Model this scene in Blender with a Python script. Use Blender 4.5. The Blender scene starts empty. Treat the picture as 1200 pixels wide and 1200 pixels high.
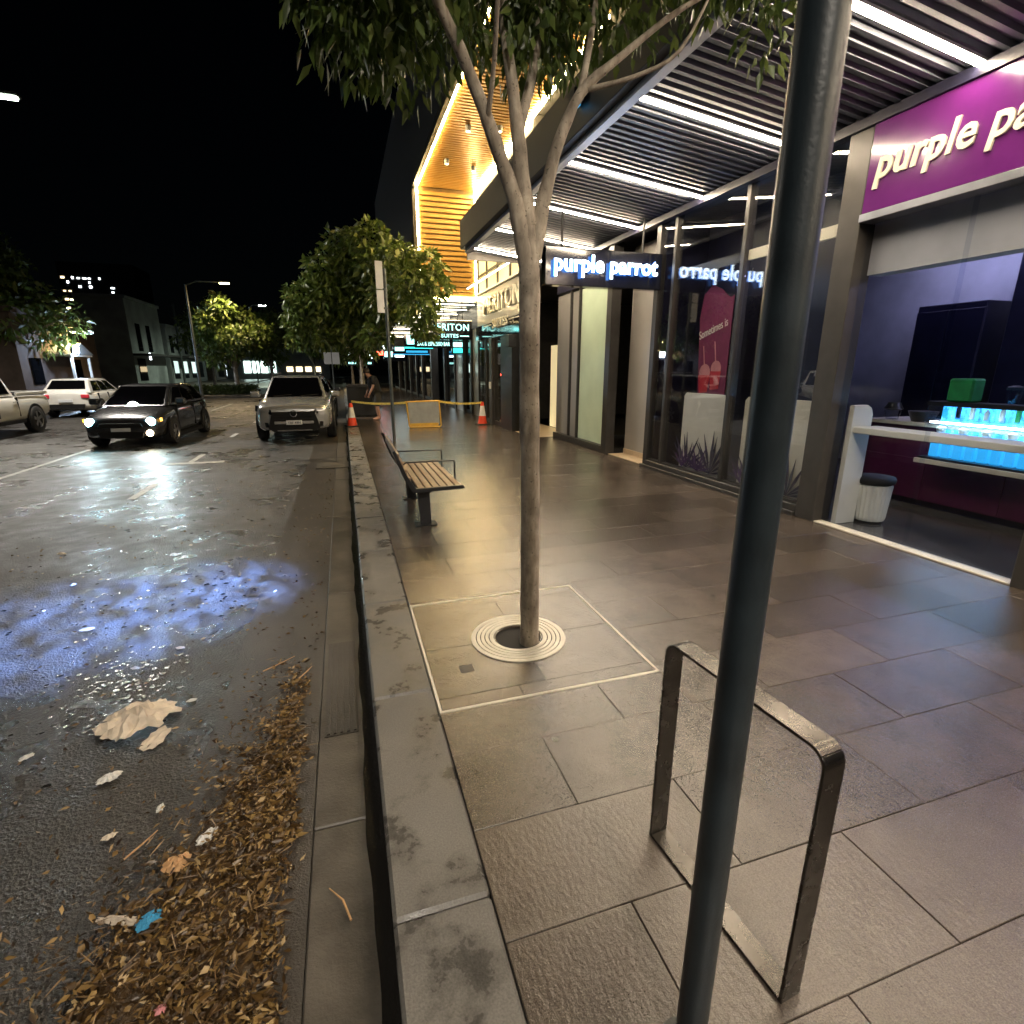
import bpy, math, random
import numpy as np
from mathutils import Vector, Matrix
R = math.radians
random.seed(7); rng = np.random.default_rng(11)
sc = bpy.context.scene
col = sc.collection

# ------------------------------------------------------------------ camera, sky, moon, exposure
cd = bpy.data.cameras.new('camera'); cam = bpy.data.objects.new('camera', cd); col.objects.link(cam)
cd.sensor_width = 36; cd.lens = 18.3; cd.clip_start = 0.05; cd.clip_end = 2000
cam.location = (0, 0, 1.70); cam.rotation_euler = (R(90 - 15.4), 0, R(-17.5))
cd.dof.use_dof = True; cd.dof.focus_distance = 5.0; cd.dof.aperture_fstop = 5.6
sc.camera = cam
W = bpy.data.worlds.new('World'); sc.world = W; W.use_nodes = True
wn = W.node_tree; bg = wn.nodes['Background']
sky = wn.nodes.new('ShaderNodeTexSky'); sky.sky_type = 'NISHITA'; sky.sun_disc = False
sky.sun_elevation = R(35); sky.sun_rotation = R(200)
wn.links.new(sky.outputs[0], bg.inputs[0]); bg.inputs[1].default_value = 0.00007
sd = bpy.data.lights.new('moon', 'SUN'); sd.energy = 0.004; sd.angle = R(0.5); sd.color = (.8, .88, 1)
so = bpy.data.objects.new('moon', sd); col.objects.link(so); so.rotation_euler = (R(55), 0, R(200 - 180))
sc.view_settings.view_transform = 'Standard'; sc.view_settings.look = 'None'
sc.view_settings.exposure = 1.2; sc.view_settings.gamma = 1.0
sc.render.engine = 'CYCLES'
cy = sc.cycles
cy.use_denoising = True; cy.max_bounces = 7; cy.diffuse_bounces = 3; cy.glossy_bounces = 4
cy.transparent_max_bounces = 12; cy.caustics_reflective = False; cy.caustics_refractive = False
cy.sample_clamp_indirect = 4.0; cy.sample_clamp_direct = 0

# ------------------------------------------------------------------ material helpers
def new_mat(name):
    m = bpy.data.materials.new(name); m.use_nodes = True
    nt = m.node_tree
    return m, nt, nt.nodes['Principled BSDF']
def N(nt, t, **k):
    n = nt.nodes.new(t)
    for a, b in k.items(): setattr(n, a, b)
    return n
def noise(nt, scale, detail=4, vec=None, rough=.55):
    n = N(nt, 'ShaderNodeTexNoise'); n.inputs['Scale'].default_value = scale
    n.inputs['Detail'].default_value = detail; n.inputs['Roughness'].default_value = rough
    if vec is not None: nt.links.new(vec, n.inputs['Vector'])
    return n
def ramp(nt, fac, stops):
    r = N(nt, 'ShaderNodeValToRGB'); nt.links.new(fac, r.inputs[0])
    e = r.color_ramp.elements
    while len(e) < len(stops): e.new(0.5)
    for i, (p, c) in enumerate(stops):
        e[i].position = p; e[i].color = (c, c, c, 1) if isinstance(c, (int, float)) else (*c, 1)
    return r
def mix(nt, fac, a, b, blend='MIX'):
    m = N(nt, 'ShaderNodeMix', data_type='RGBA', blend_type=blend)
    for s, v in ((0, fac), (6, a), (7, b)):
        if isinstance(v, (int, float)): m.inputs[s].default_value = v if s == 0 else (v, v, v, 1)
        elif isinstance(v, tuple): m.inputs[s].default_value = (*v, 1)
        else: nt.links.new(v, m.inputs[s])
    return m.outputs[2]
def bumpn(nt, p, h, strength, dist=.01):
    b = N(nt, 'ShaderNodeBump'); b.inputs['Strength'].default_value = strength; b.inputs['Distance'].default_value = dist
    nt.links.new(h, b.inputs['Height']); nt.links.new(b.outputs[0], p.inputs['Normal']); return b
def pos(nt): return N(nt, 'ShaderNodeNewGeometry').outputs['Position']
def mapped(nt, v, scale):
    m = N(nt, 'ShaderNodeMapping'); m.inputs['Scale'].default_value = scale; nt.links.new(v, m.inputs[0]); return m.outputs[0]
def mat(name, c, rough=.5, metal=0, var=.25, vscale=6, bump=0, bscale=60, spec=.5, coat=0, rv=.08):
    m, nt, p = new_mat(name); v = pos(nt)
    n = noise(nt, vscale, 5, v)
    r = ramp(nt, n.outputs[0], [(.3, tuple(x * (1 - var) for x in c)), (.7, tuple(min(1, x * (1 + var)) for x in c))])
    nt.links.new(r.outputs[0], p.inputs['Base Color'])
    rr = ramp(nt, n.outputs[0], [(.25, max(0, rough*(1-rv))), (.75, min(1, rough*(1+rv)))]); nt.links.new(rr.outputs[0], p.inputs['Roughness'])
    p.inputs['Metallic'].default_value = metal; p.inputs['Specular IOR Level'].default_value = spec
    p.inputs['Coat Weight'].default_value = coat; p.inputs['Coat Roughness'].default_value = .08
    if bump: bumpn(nt, p, noise(nt, bscale, 4, v).outputs[0], bump)
    return m
def glow(name, c, s):
    m, nt, p = new_mat(name); p.inputs['Base Color'].default_value = (*[min(.8, x) for x in c], 1)
    p.inputs['Emission Color'].default_value = (*c, 1); p.inputs['Emission Strength'].default_value = s
    p.inputs['Roughness'].default_value = .4; return m
def glass(name, tint=(1, 1, 1), ior=1.6, rough=0.0, clear=1.0, film=(.02, .02, .02)):
    m = bpy.data.materials.new(name); m.use_nodes = True; nt = m.node_tree; nt.nodes.clear()
    o = N(nt, 'ShaderNodeOutputMaterial'); g = N(nt, 'ShaderNodeBsdfGlossy'); g.inputs['Roughness'].default_value = rough
    t = N(nt, 'ShaderNodeBsdfTransparent'); t.inputs[0].default_value = (*tint, 1)
    d = N(nt, 'ShaderNodeBsdfDiffuse'); d.inputs[0].default_value = (*film, 1)
    a = N(nt, 'ShaderNodeMixShader'); a.inputs[0].default_value = clear
    F0 = ((ior-1)/(ior+1))**2
    lw = N(nt, 'ShaderNodeLayerWeight'); lw.inputs[0].default_value = .5
    pw = N(nt, 'ShaderNodeMath', operation='POWER'); pw.inputs[1].default_value = 5; nt.links.new(lw.outputs['Facing'], pw.inputs[0])
    f = N(nt, 'ShaderNodeMath', operation='MULTIPLY_ADD'); f.inputs[1].default_value = 1-F0; f.inputs[2].default_value = F0; nt.links.new(pw.outputs[0], f.inputs[0])
    b = N(nt, 'ShaderNodeMixShader')
    L = nt.links.new
    L(d.outputs[0], a.inputs[1]); L(t.outputs[0], a.inputs[2]); L(f.outputs[0], b.inputs[0])
    L(a.outputs[0], b.inputs[1]); L(g.outputs[0], b.inputs[2]); L(b.outputs[0], o.inputs[0])
    return m

def m_asphalt():
    m, nt, p = new_mat('wet asphalt'); v = pos(nt)
    fine = noise(nt, 140, 3, v); ag = N(nt, 'ShaderNodeTexVoronoi'); ag.inputs['Scale'].default_value = 65; nt.links.new(v, ag.inputs['Vector'])
    wet = noise(nt, .55, 5, v); wet2 = noise(nt, 3.1, 4, v)
    c = ramp(nt, fine.outputs[0], [(.3, (.015, .014, .014)), (.7, (.056, .052, .048))])
    big = ramp(nt, wet.outputs[0], [(.35, .55), (.65, 1.15)])
    nt.links.new(mix(nt, 1.0, c.outputs[0], big.outputs[0], 'MULTIPLY'), p.inputs['Base Color']); p.inputs['Specular IOR Level'].default_value = .8
    w = mix(nt, .5, wet.outputs[0], wet2.outputs[0])
    rr = ramp(nt, w, [(.42, .24), (.58, .55)]); nt.links.new(rr.outputs[0], p.inputs['Roughness'])
    h = mix(nt, .55, ag.outputs['Distance'], fine.outputs[0]); bumpn(nt, p, h, 1.0, .011)
    return m
def m_slab():
    m, nt, p = new_mat('wet granite slab'); v = pos(nt)
    oi = N(nt, 'ShaderNodeObjectInfo')
    fine = noise(nt, 220, 3, v); st = noise(nt, .7, 2, v); st2 = noise(nt, 4, 2, v)
    c = ramp(nt, fine.outputs[0], [(.3, (.046, .036, .029)), (.7, (.106, .085, .069))])
    k = ramp(nt, mix(nt, .4, st.outputs[0], st2.outputs[0]), [(.32, .68), (.66, 1.15)])
    c2 = mix(nt, 1.0, c.outputs[0], k.outputs[0], 'MULTIPLY')
    k2 = ramp(nt, oi.outputs['Random'], [(0, .68), (1, 1.25)])
    gum = N(nt, 'ShaderNodeTexVoronoi'); gum.inputs['Scale'].default_value = 3.2; nt.links.new(v, gum.inputs['Vector'])
    kg = ramp(nt, gum.outputs['Distance'], [(.045, .55), (.075, 1.0)]); c2 = mix(nt, 1.0, c2, kg.outputs[0], 'MULTIPLY')
    nt.links.new(mix(nt, 1.0, c2, k2.outputs[0], 'MULTIPLY'), p.inputs['Base Color'])
    rr = ramp(nt, mix(nt, .45, st.outputs[0], st2.outputs[0]), [(.32, .15), (.68, .25)]); nt.links.new(rr.outputs[0], p.inputs['Roughness'])
    rip = noise(nt, 55, 3, mapped(nt, v, (1, .55, 1)))
    bumpn(nt, p, mix(nt, .35, rip.outputs[0], fine.outputs[0]), .62, .006)
    p.inputs['Specular IOR Level'].default_value = 1.0
    return m
def m_kerb():
    m, nt, p = new_mat('stained kerb stone'); v = pos(nt)
    fine = noise(nt, 160, 3, v); st = noise(nt, 3.4, 6, v, .65); big = noise(nt, .9, 3, v)
    c = ramp(nt, fine.outputs[0], [(.3, (.13, .125, .113)), (.7, (.21, .20, .185))])
    k = ramp(nt, st.outputs[0], [(.38, .45), (.50, 1.0)])
    c2 = mix(nt, 1.0, c.outputs[0], k.outputs[0], 'MULTIPLY')
    kb = ramp(nt, big.outputs[0], [(.35, .7), (.65, 1.1)])
    nt.links.new(mix(nt, 1.0, c2, kb.outputs[0], 'MULTIPLY'), p.inputs['Base Color'])
    rr = ramp(nt, st.outputs[0], [(.42, .25), (.55, .6)]); nt.links.new(rr.outputs[0], p.inputs['Roughness'])
    bumpn(nt, p, mix(nt, .5, fine.outputs[0], st.outputs[0]), .3, .006); return m
def m_leaf(name, stops, trans=.25):
    m, nt, p = new_mat(name); g = N(nt, 'ShaderNodeNewGeometry')
    r = ramp(nt, g.outputs['Random Per Island'], stops); nt.links.new(r.outputs[0], p.inputs['Base Color'])
    p.inputs['Roughness'].default_value = .38; p.inputs['Transmission Weight'].default_value = 0
    if trans:
        tr = N(nt, 'ShaderNodeBsdfTranslucent'); nt.links.new(r.outputs[0], tr.inputs[0])
        ms = N(nt, 'ShaderNodeMixShader'); ms.inputs[0].default_value = trans
        o = nt.nodes['Material Output']; nt.links.new(p.outputs[0], ms.inputs[1]); nt.links.new(tr.outputs[0], ms.inputs[2]); nt.links.new(ms.outputs[0], o.inputs[0])
    return m
def m_bark():
    m, nt, p = new_mat('grey brown bark'); v = pos(nt)
    a = noise(nt, 26, 5, mapped(nt, v, (1, 1, .35))); b = noise(nt, 5, 4, v); s = noise(nt, 60, 3, v)
    c = ramp(nt, a.outputs[0], [(.3, (.22, .18, .14)), (.7, (.46, .40, .32))])
    k = ramp(nt, b.outputs[0], [(.36, .62), (.6, 1.1)])
    k2 = ramp(nt, s.outputs[0], [(.30, .35), (.38, 1.0)])
    nt.links.new(mix(nt, 1, mix(nt, 1, c.outputs[0], k.outputs[0], 'MULTIPLY'), k2.outputs[0], 'MULTIPLY'), p.inputs['Base Color'])
    p.inputs['Roughness'].default_value = .8; bumpn(nt, p, a.outputs[0], .5, .012); return m
M = dict(
    asphalt=m_asphalt(), slab=m_slab(), kerb=m_kerb(), bark=m_bark(),
    gutter=mat('worn gutter concrete', (.088, .078, .066), .36, var=.45, vscale=4, bump=.35, bscale=90),
    apron=mat('dark patched apron', (.048, .042, .037), .34, var=.45, vscale=2.2, bump=.5, bscale=130),
    under=mat('joint sand', (.018, .017, .016), .8),
    soil=mat('damp soil', (.04, .025, .016), .85, bump=.8, bscale=50),
    paint=mat('road paint', (.55, .55, .53), .55, var=.4, vscale=9, bump=.3, bscale=120),
    steel=mat('brushed steel', (.62, .58, .50), .28, metal=1, var=.1, bump=.05, bscale=200),
    trim=mat('pale stone trim', (.66, .62, .52), .4, var=.12),
    rack=mat('satin stainless bar', (.095, .09, .085), .27, metal=1, var=.15, vscale=14),
    blackmetal=mat('black powder coat', (.012, .013, .015), .38, var=.3),
    polepaint=mat('dark navy pole paint', (.017, .025, .031), .40, var=.3, vscale=9, bump=.08, bscale=150),
    galv=mat('galvanised post', (.10, .115, .115), .45, metal=.5, var=.3),
    dframe=mat('charcoal window frame', (.045, .043, .042), .35, metal=.3, var=.15),
    column=mat('bronze grey column', (.055, .051, .048), .4, metal=.2, var=.15),
    wall=mat('charcoal wall panel', (.06, .06, .064), .5, var=.2),
    greypanel=mat('grey wall panel', (.34, .325, .30), .30, metal=.2, var=.06, vscale=2, coat=.3),
    darkwall=mat('dark render', (.035, .034, .034), .7, var=.3),
    purple=mat('purple gloss panel', (.13, .018, .165), .16, var=.06, coat=.6, spec=.6),
    maroon=mat('maroon counter panel', (.085, .012, .050), .3, var=.12),
    white=mat('white laminate', (.80, .79, .72), .4, var=.04),
    cream=mat('cream letter', (.78, .74, .62), .4, var=.03),
    soffit=mat('grey corrugated roof sheet', (.105, .118, .15), .36, metal=.4, var=.12),
    fascia=mat('bronze dark fascia', (.055, .048, .040), .45, metal=.2, var=.15),
    edge=mat('aluminium edge trim', (.36, .38, .45), .35, metal=.7, var=.1),
    gold=mat('gold anodised slat', (.36, .20, .05), .34, metal=.35, var=.12, vscale=3),
    golddark=mat('dark bronze backing', (.12, .065, .012), .6),
    wood=mat('weathered hardwood slat', (.30, .21, .13), .5, var=.3, vscale=18, bump=.2, bscale=70),
    blacksign=mat('glossy black sign face', (.008, .009, .014), .10, var=.1, coat=.5),
    whitegrey=mat('pale grey panel', (.42, .40, .37), .35, var=.06, vscale=2, coat=.2),
    frost=mat('pale green frosted film', (.56, .68, .50), .2, var=.06, vscale=2, coat=.4),
    timberfloor=mat('pale timber floor', (.62, .48, .32), .35, var=.12, vscale=5),
    shopfloor=mat('wet grey shop floor', (.085, .082, .080), .14, var=.3, vscale=3, bump=.06, bscale=60),
    shopwall=mat('pale grey shop wall', (.50, .50, .54), .6, var=.12, vscale=2.5),
    shopdark=mat('navy black joinery', (.012, .012, .03), .35),
    rubber=mat('black rubber', (.013, .013, .014), .7, var=.2),
    alloy=mat('alloy wheel', (.42, .42, .43), .3, metal=.9, var=.1),
    plastic=mat('black trim plastic', (.008, .008, .009), .6, spec=.25),
    silverpaint=mat('silver car paint', (.52, .52, .52), .26, metal=.7, var=.04, coat=.8, rv=.01),
    darkpaint=mat('charcoal car paint', (.055, .056, .062), .24, metal=.6, var=.05, coat=.9, rv=.01),
    whitepaint=mat('white car paint', (.66, .65, .62), .3, var=.03, coat=.7, rv=.01),
    chrome=mat('chrome trim', (.8, .8, .8), .12, metal=1, var=.02),
    carglass=glass('dark car glass', (.03, .03, .035), 1.6, 0, .75, (.006, .006, .008)),
    winglass=glass('shopfront glass', (.96, .97, .98), 1.72),
    clearglass=glass('open front glass', (.92, .94, .97), 1.35),
    farglass=glass('dark far window', (.05, .05, .06), 1.6, .02, .6, (.012, .013, .016)),
    orange=mat('orange cone plastic', (.80, .065, .02), .45, var=.08),
    conewhite=mat('reflective cone band', (.80, .78, .75), .4, var=.05),
    yellow=mat('yellow painted tube', (.75, .45, .05), .4, var=.12),
    greysheet=mat('grey mesh sheet', (.34, .36, .37), .7, var=.15, vscale=5),
    tape=mat('yellow black tape', (.70, .55, .12), .5, var=.4, vscale=30),
    skin=mat('skin', (.50, .28, .20), .5, var=.08), shirt=mat('black shirt', (.014, .014, .017), .8),
    shorts=mat('dark shorts', (.05, .05, .045), .8), hair=mat('brown hair', (.05, .03, .02), .6),
    paper=mat('wet paper', (.62, .54, .44), .6, var=.22, vscale=14, bump=.5, bscale=30),
    card=mat('brown paper', (.55, .33, .16), .6, var=.2, vscale=14),
    bluecloth=mat('blue paper mask', (.045, .30, .55), .7, var=.15, vscale=40, bump=.5, bscale=200),
    silverlid=mat('pale plastic lid', (.62, .62, .60), .35, var=.1),
    banner=mat('maroon banner fabric', (.20, .028, .085), .7, var=.15, vscale=6),
    pinkprint=mat('pink drink print', (.62, .26, .28), .6, var=.15), redprint=mat('red drink print', (.55, .03, .05), .5, var=.2),
    palm=mat('navy palm decal', (.018, .016, .06), .5), palmpurple=mat('violet palm decal', (.055, .018, .12), .5),
    green=mat('green box', (.02, .35, .10), .5), plate=mat('number plate', (.62, .64, .68), .45, var=.05),
    hedge=m_leaf('hedge leaf', [(0, (.02, .04, .01)), (1, (.05, .08, .02))], 0),
    leafnear=m_leaf('glossy fig leaf', [(0, (.035, .058, .014)), (.6, (.065, .10, .022)), (1, (.13, .17, .042))], .3),
    leafmid=m_leaf('pale green leaf', [(0, (.055, .090, .018)), (.6, (.10, .155, .030)), (1, (.21, .25, .07))], .2),
    litter=m_leaf('brown fallen leaf', [(0, (.022, .012, .006)), (.35, (.075, .042, .014)), (.7, (.155, .092, .030)), (.93, (.32, .21, .075)), (1, (.44, .33, .18))], 0),
    twig=m_leaf('dry twig', [(0, (.10, .055, .02)), (1, (.34, .23, .12))], 0), mulch=mat('wet leaf mulch', (.045, .026, .010), .4, var=.5, vscale=30, bump=.9, bscale=70),
    farstone=mat('pale painted render', (.30, .33, .34), .8, var=.25, vscale=.8),
    farbrick=mat('dull brown brick', (.12, .09, .075), .85, var=.3, vscale=1.5),
    strip=glow('warm white strip', (1.0, .81, .57), 78.0),
    goldstrip=glow('warm led line', (1.0, .74, .34), 65.0),
    lowstrip=glow('soft warm line', (1.0, .88, .62), 9.0),
    letterface=glow('white letter light', (.80, .95, 1.0), 4.0),
    letterback=glow('blue letter halo', (.10, .33, 1.0), 5.0),
    teal=glow('teal white letter', (.40, .95, .90), 1.3), tealdim=glow('teal glow', (.03, .55, .50), 1.6),
    bluegl=glow('blue sign glow', (.02, .26, .52), .8),
    cyan=glow('cyan display light', (.05, .30, .62), .75), cyanwhite=glow('display tube', (.75, 1.0, .98), 12.0),
    violetled=glow('violet led line', (.60, .58, 1.0), 40.0),
    headlamp=glow('headlamp', (.35, .85, 1.0), 40.0), foglamp=glow('fog lamp', (1.0, .80, .50), 28.0),
    indicator=glow('amber indicator', (1.0, .35, .03), 1.2),
    lampwhite=glow('street lamp lens', (.92, 1.0, .82), 90.0), lampwarm=glow('sodium lens', (1.0, .62, .25), 90.0),
    lampblue=glow('cold flood lens', (.70, .85, 1.0), 120.0), winlit=glow('lit far window', (.85, .95, 1.0), 3.0),
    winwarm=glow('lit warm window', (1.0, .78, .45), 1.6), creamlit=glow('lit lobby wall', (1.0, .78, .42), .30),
    redlit=glow('red signal', (1.0, .06, .03), 6.0), shoplit=glow('lit far shop', (.75, 1.0, .90), 2.2), downlit=glow('downlight lens', (1, .85, .55), 8.0),
)

# ------------------------------------------------------------------ mesh helpers
def tag(o, label=None, cat=None, group=None, kind=None):
    if label: o['label'] = label
    if cat: o['category'] = cat
    if group: o['group'] = group
    if kind: o['kind'] = kind
    return o
def empty(name, loc=(0, 0, 0), rz=0):
    o = bpy.data.objects.new(name, None); col.objects.link(o); o.location = loc; o.rotation_euler = (0, 0, rz); o.empty_display_size = .2
    return o
def thing(name, label, cat, loc=(0, 0, 0), rz=0, group=None):
    return tag(empty(name, loc, rz), label, cat, group)
class MB:
    def __init__(s): s.v = []; s.f = []
    def add(s, vs, fs):
        o = len(s.v); s.v += [tuple(map(float, p)) for p in vs]; s.f += [tuple(i + o for i in f) for f in fs]; return s
    def box(s, x0, x1, y0, y1, z0, z1, b=0):
        if b <= 0:
            return s.add([(x0,y0,z0),(x1,y0,z0),(x1,y1,z0),(x0,y1,z0),(x0,y0,z1),(x1,y0,z1),(x1,y1,z1),(x0,y1,z1)],
                         [(0,3,2,1),(4,5,6,7),(0,1,5,4),(1,2,6,5),(2,3,7,6),(3,0,4,7)])
        b = min(b, (x1-x0)*.49, (y1-y0)*.49, (z1-z0)*.49)
        rings = []
        for z, i in ((z0, b), (z0 + b, 0), (z1 - b, 0), (z1, b)):
            X0, X1, Y0, Y1 = x0 + i, x1 - i, y0 + i, y1 - i; c = b
            if i: rings.append([(X0+c*.0,Y0,z),(X1,Y0,z),(X1,Y0,z),(X1,Y1,z),(X1,Y1,z),(X0,Y1,z),(X0,Y1,z),(X0,Y0,z)])
            else: rings.append([(X0+c,Y0,z),(X1-c,Y0,z),(X1,Y0+c,z),(X1,Y1-c,z),(X1-c,Y1,z),(X0+c,Y1,z),(X0,Y1-c,z),(X0,Y0+c,z)])
        # collapse end rings to 4 verts
        vs = []; e0 = [(x0+b,y0+b,z0),(x1-b,y0+b,z0),(x1-b,y1-b,z0),(x0+b,y1-b,z0)]; e1 = [(p[0],p[1],z1) for p in e0]
        vs = e0 + rings[1] + rings[2] + e1
        fs = [(3,2,1,0),(20,21,22,23)]
        for k in range(8): fs.append((4+k, 4+(k+1)%8, 12+(k+1)%8, 12+k))
        m = [0,1,1,2,2,3,3,0]
        for k in range(8):
            a, c = m[k], m[(k+1)%8]
            if a == c: fs.append((a, 4+(k+1)%8, 4+k)); fs.append((20+a, 12+k, 12+(k+1)%8))
            else: fs.append((a, c, 4+(k+1)%8, 4+k)); fs.append((20+c, 20+a, 12+k, 12+(k+1)%8))
        return s.add(vs, fs)
    def tube(s, path, rad, n=8, cap=True, squash=None):
        path = [Vector(p) for p in path]; k = len(path)
        rad = [rad]*k if isinstance(rad, (int, float)) else list(rad)
        vs = []; up0 = None
        for i, p in enumerate(path):
            d = (path[min(i+1, k-1)] - path[max(i-1, 0)]).normalized()
            if up0 is None: up0 = Vector((0, 0, 1)) if abs(d.z) < .9 else Vector((0, 1, 0))
            a = d.cross(up0); a = a.normalized() if a.length > 1e-5 else Vector((1, 0, 0)); b = a.cross(d).normalized(); up0 = b
            for j in range(n):
                t = 2*math.pi*j/n; vs.append(p + (a*math.cos(t) + b*math.sin(t))*rad[i])
        fs = [(i*n+j, i*n+(j+1)%n, (i+1)*n+(j+1)%n, (i+1)*n+j) for i in range(k-1) for j in range(n)]
        if cap: fs += [tuple(range(n))[::-1], tuple((k-1)*n + j for j in range(n))]
        return s.add(vs, fs)
    def lathe(s, prof, c=(0, 0, 0), n=24, axis='z', cap=True):
        vs = []
        for r, h in prof:
            for j in range(n):
                t = 2*math.pi*j/n; x, y = r*math.cos(t), r*math.sin(t)
                vs.append({'z': (c[0]+x, c[1]+y, c[2]+h), 'y': (c[0]+x, c[1]+h, c[2]+y), 'x': (c[0]+h, c[1]+x, c[2]+y)}[axis])
        k = len(prof)
        fs = [(i*n+j, i*n+(j+1)%n, (i+1)*n+(j+1)%n, (i+1)*n+j) for i in range(k-1) for j in range(n)]
        if cap: fs += [tuple(range(n))[::-1], tuple((k-1)*n+j for j in range(n))]
        return s.add(vs, fs)
    def prism(s, pts, ax, a, b):
        """polygon pts in the plane normal to axis ax, from a to b"""
        def P(p, h): return {'x': (h, p[0], p[1]), 'y': (p[0], h, p[1]), 'z': (p[0], p[1], h)}[ax]
        n = len(pts); vs = [P(p, a) for p in pts] + [P(p, b) for p in pts]
        return s.add(vs, [tuple(range(n))[::-1], tuple(range(n, 2*n))] + [(i, (i+1) % n, n+(i+1) % n, n+i) for i in range(n)])
    def patch(s, q, u0=0, u1=1, v0=0, v1=1, off=.006, th=.02, nu=3, nv=2):
        """slab lying on the bilinear quad q (a,b along u; d,c above), raised by off"""
        a, b, c, d = [Vector(p) for p in q]
        def P(u, v): return a.lerp(b, u).lerp(d.lerp(c, u), v)
        nrm = (b - a).cross(d - a).normalized(); vs = []
        for h in (off, off - th):
            for j in range(nv+1):
                for i in range(nu+1): vs.append(P(u0+(u1-u0)*i/nu, v0+(v1-v0)*j/nv) + nrm*h)
        w = nu+1; k = w*(nv+1); fs = []
        for j in range(nv):
            for i in range(nu):
                f = (j*w+i, j*w+i+1, (j+1)*w+i+1, (j+1)*w+i); fs.append(f); fs.append(tuple(x+k for x in f[::-1]))
        loop = [i for i in range(nu)] + [j*w+nu for j in range(nv)] + [nv*w+i for i in range(nu, 0, -1)] + [j*w for j in range(nv, 0, -1)]
        for i in range(len(loop)): x, y = loop[i], loop[(i+1) % len(loop)]; fs.append((y, x, x+k, y+k))
        return s.add(vs, fs)
    def mesh(s, name='mesh'):
        me = bpy.data.meshes.new(name); me.from_pydata(s.v, [], s.f); me.update(); return me
    def build(s, name, m, parent=None, smooth=None, bevel=0, sub=0, loc=None):
        me = s.mesh(name); return put(name, me, m, parent, smooth, bevel, sub, loc)
def put(name, me, m, parent=None, smooth=None, bevel=0, sub=0, loc=None):
    if not me.materials: me.materials.append(M[m] if isinstance(m, str) else m)
    o = bpy.data.objects.new(name, me); col.objects.link(o)
    if parent is not None: o.parent = parent
    if loc is not None: o.location = loc
    if smooth is not None:
        me.shade_smooth() if smooth >= 180 else me.set_sharp_from_angle(angle=R(smooth)) if False else None
        for p in me.polygons: p.use_smooth = True
        if smooth < 180: me.set_sharp_from_angle(angle=R(smooth))
    if bevel:
        b = o.modifiers.new('bevel', 'BEVEL'); b.width = bevel; b.segments = 2; b.limit_method = 'ANGLE'
    if sub:
        b = o.modifiers.new('sub', 'SUBSURF'); b.levels = sub; b.render_levels = sub
    return o
def copy_tree(o, parent=None):
    c = o.copy(); col.objects.link(c); c.parent = parent
    for ch in o.children: copy_tree(ch, c)
    return c
def text_mesh(s, size, extrude, bold=0.0, spacing=1.0, align='LEFT'):
    cu = bpy.data.curves.new('t', 'FONT'); cu.body = s; cu.size = size; cu.extrude = extrude; cu.offset = bold*size; cu.space_character = spacing
    cu.align_x = align; cu.resolution_u = 3
    t = bpy.data.objects.new('t', cu); col.objects.link(t)
    me = bpy.data.meshes.new_from_object(t.evaluated_get(bpy.context.evaluated_depsgraph_get()))
    bpy.data.objects.remove(t); bpy.data.curves.remove(cu)
    return me
def islands(me):
    n = len(me.vertices); par = list(range(n))
    def find(a):
        while par[a] != a: par[a] = par[par[a]]; a = par[a]
        return a
    # text caps and sides are separate pieces: join by position first
    seen = {}
    for v in me.vertices:
        k = (round(v.co.x, 4), round(v.co.y, 4))
        if k in seen: par[find(v.index)] = find(seen[k])
        else: seen[k] = v.index
    for e in me.edges:
        a, b = find(e.vertices[0]), find(e.vertices[1])
        if a != b: par[a] = b
    g = {}
    for p in me.polygons: g.setdefault(find(p.vertices[0]), []).append(p)
    return g
def letters(s, size, extrude, mx, parent, mats, bold=0, spacing=1.0, shear=0, width=None):
    """every letter of s becomes a part of parent; mx takes text space (x right, y up, z to the viewer) to the parent's space"""
    me = text_mesh(s, size, extrude, bold, spacing)
    xs = [v.co.x for v in me.vertices]; x0, x1 = min(xs), max(xs); k = (width/(x1-x0)) if width else 1
    for ps in sorted(islands(me).values(), key=lambda ps: min(me.vertices[i].co.x for p in ps for i in p.vertices)):
        ids = {}; vs = []; fs = []; mi = []
        for p in ps:
            f = []
            for i in p.vertices:
                if i not in ids:
                    ids[i] = len(vs); c = me.vertices[i].co; vs.append(mx @ Vector(((c.x - x0)*k + shear*c.y, c.y, c.z)))
                f.append(ids[i])
            fs.append(f); mi.append(0 if p.normal.z > .5 else min(1, len(mats)-1))
        m2 = bpy.data.meshes.new('letter'); m2.from_pydata(vs, [], fs)
        for m in mats: m2.materials.append(M[m])
        for p, i in zip(m2.polygons, mi): p.material_index = i
        put('letter', m2, mats[0], parent)
    bpy.data.meshes.remove(me)
def frame_mx(origin, xdir, ydir):
    x = Vector(xdir).normalized(); y = Vector(ydir).normalized(); z = x.cross(y)
    m = Matrix((x, y, z)).transposed().to_4x4(); m.translation = Vector(origin); return m
def light(name, kind, loc, energy, color, parent=None, size=.2, aim=None, angle=None, blend=.5):
    d = bpy.data.lights.new(name, kind); d.energy = energy; d.color = color
    if kind == 'AREA': d.size = size
    else: d.shadow_soft_size = size
    if kind == 'SPOT': d.spot_size = R(angle or 120); d.spot_blend = blend
    o = bpy.data.objects.new(name, d); col.objects.link(o); o.location = loc
    if aim is not None: o.rotation_euler = (Vector(aim) - Vector(loc)).to_track_quat('-Z', 'Y').to_euler()
    if parent is not None: o.parent = parent; o.location = Vector(loc) - Vector(parent.location) if parent.rotation_euler.z == 0 else loc
    return o

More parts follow.
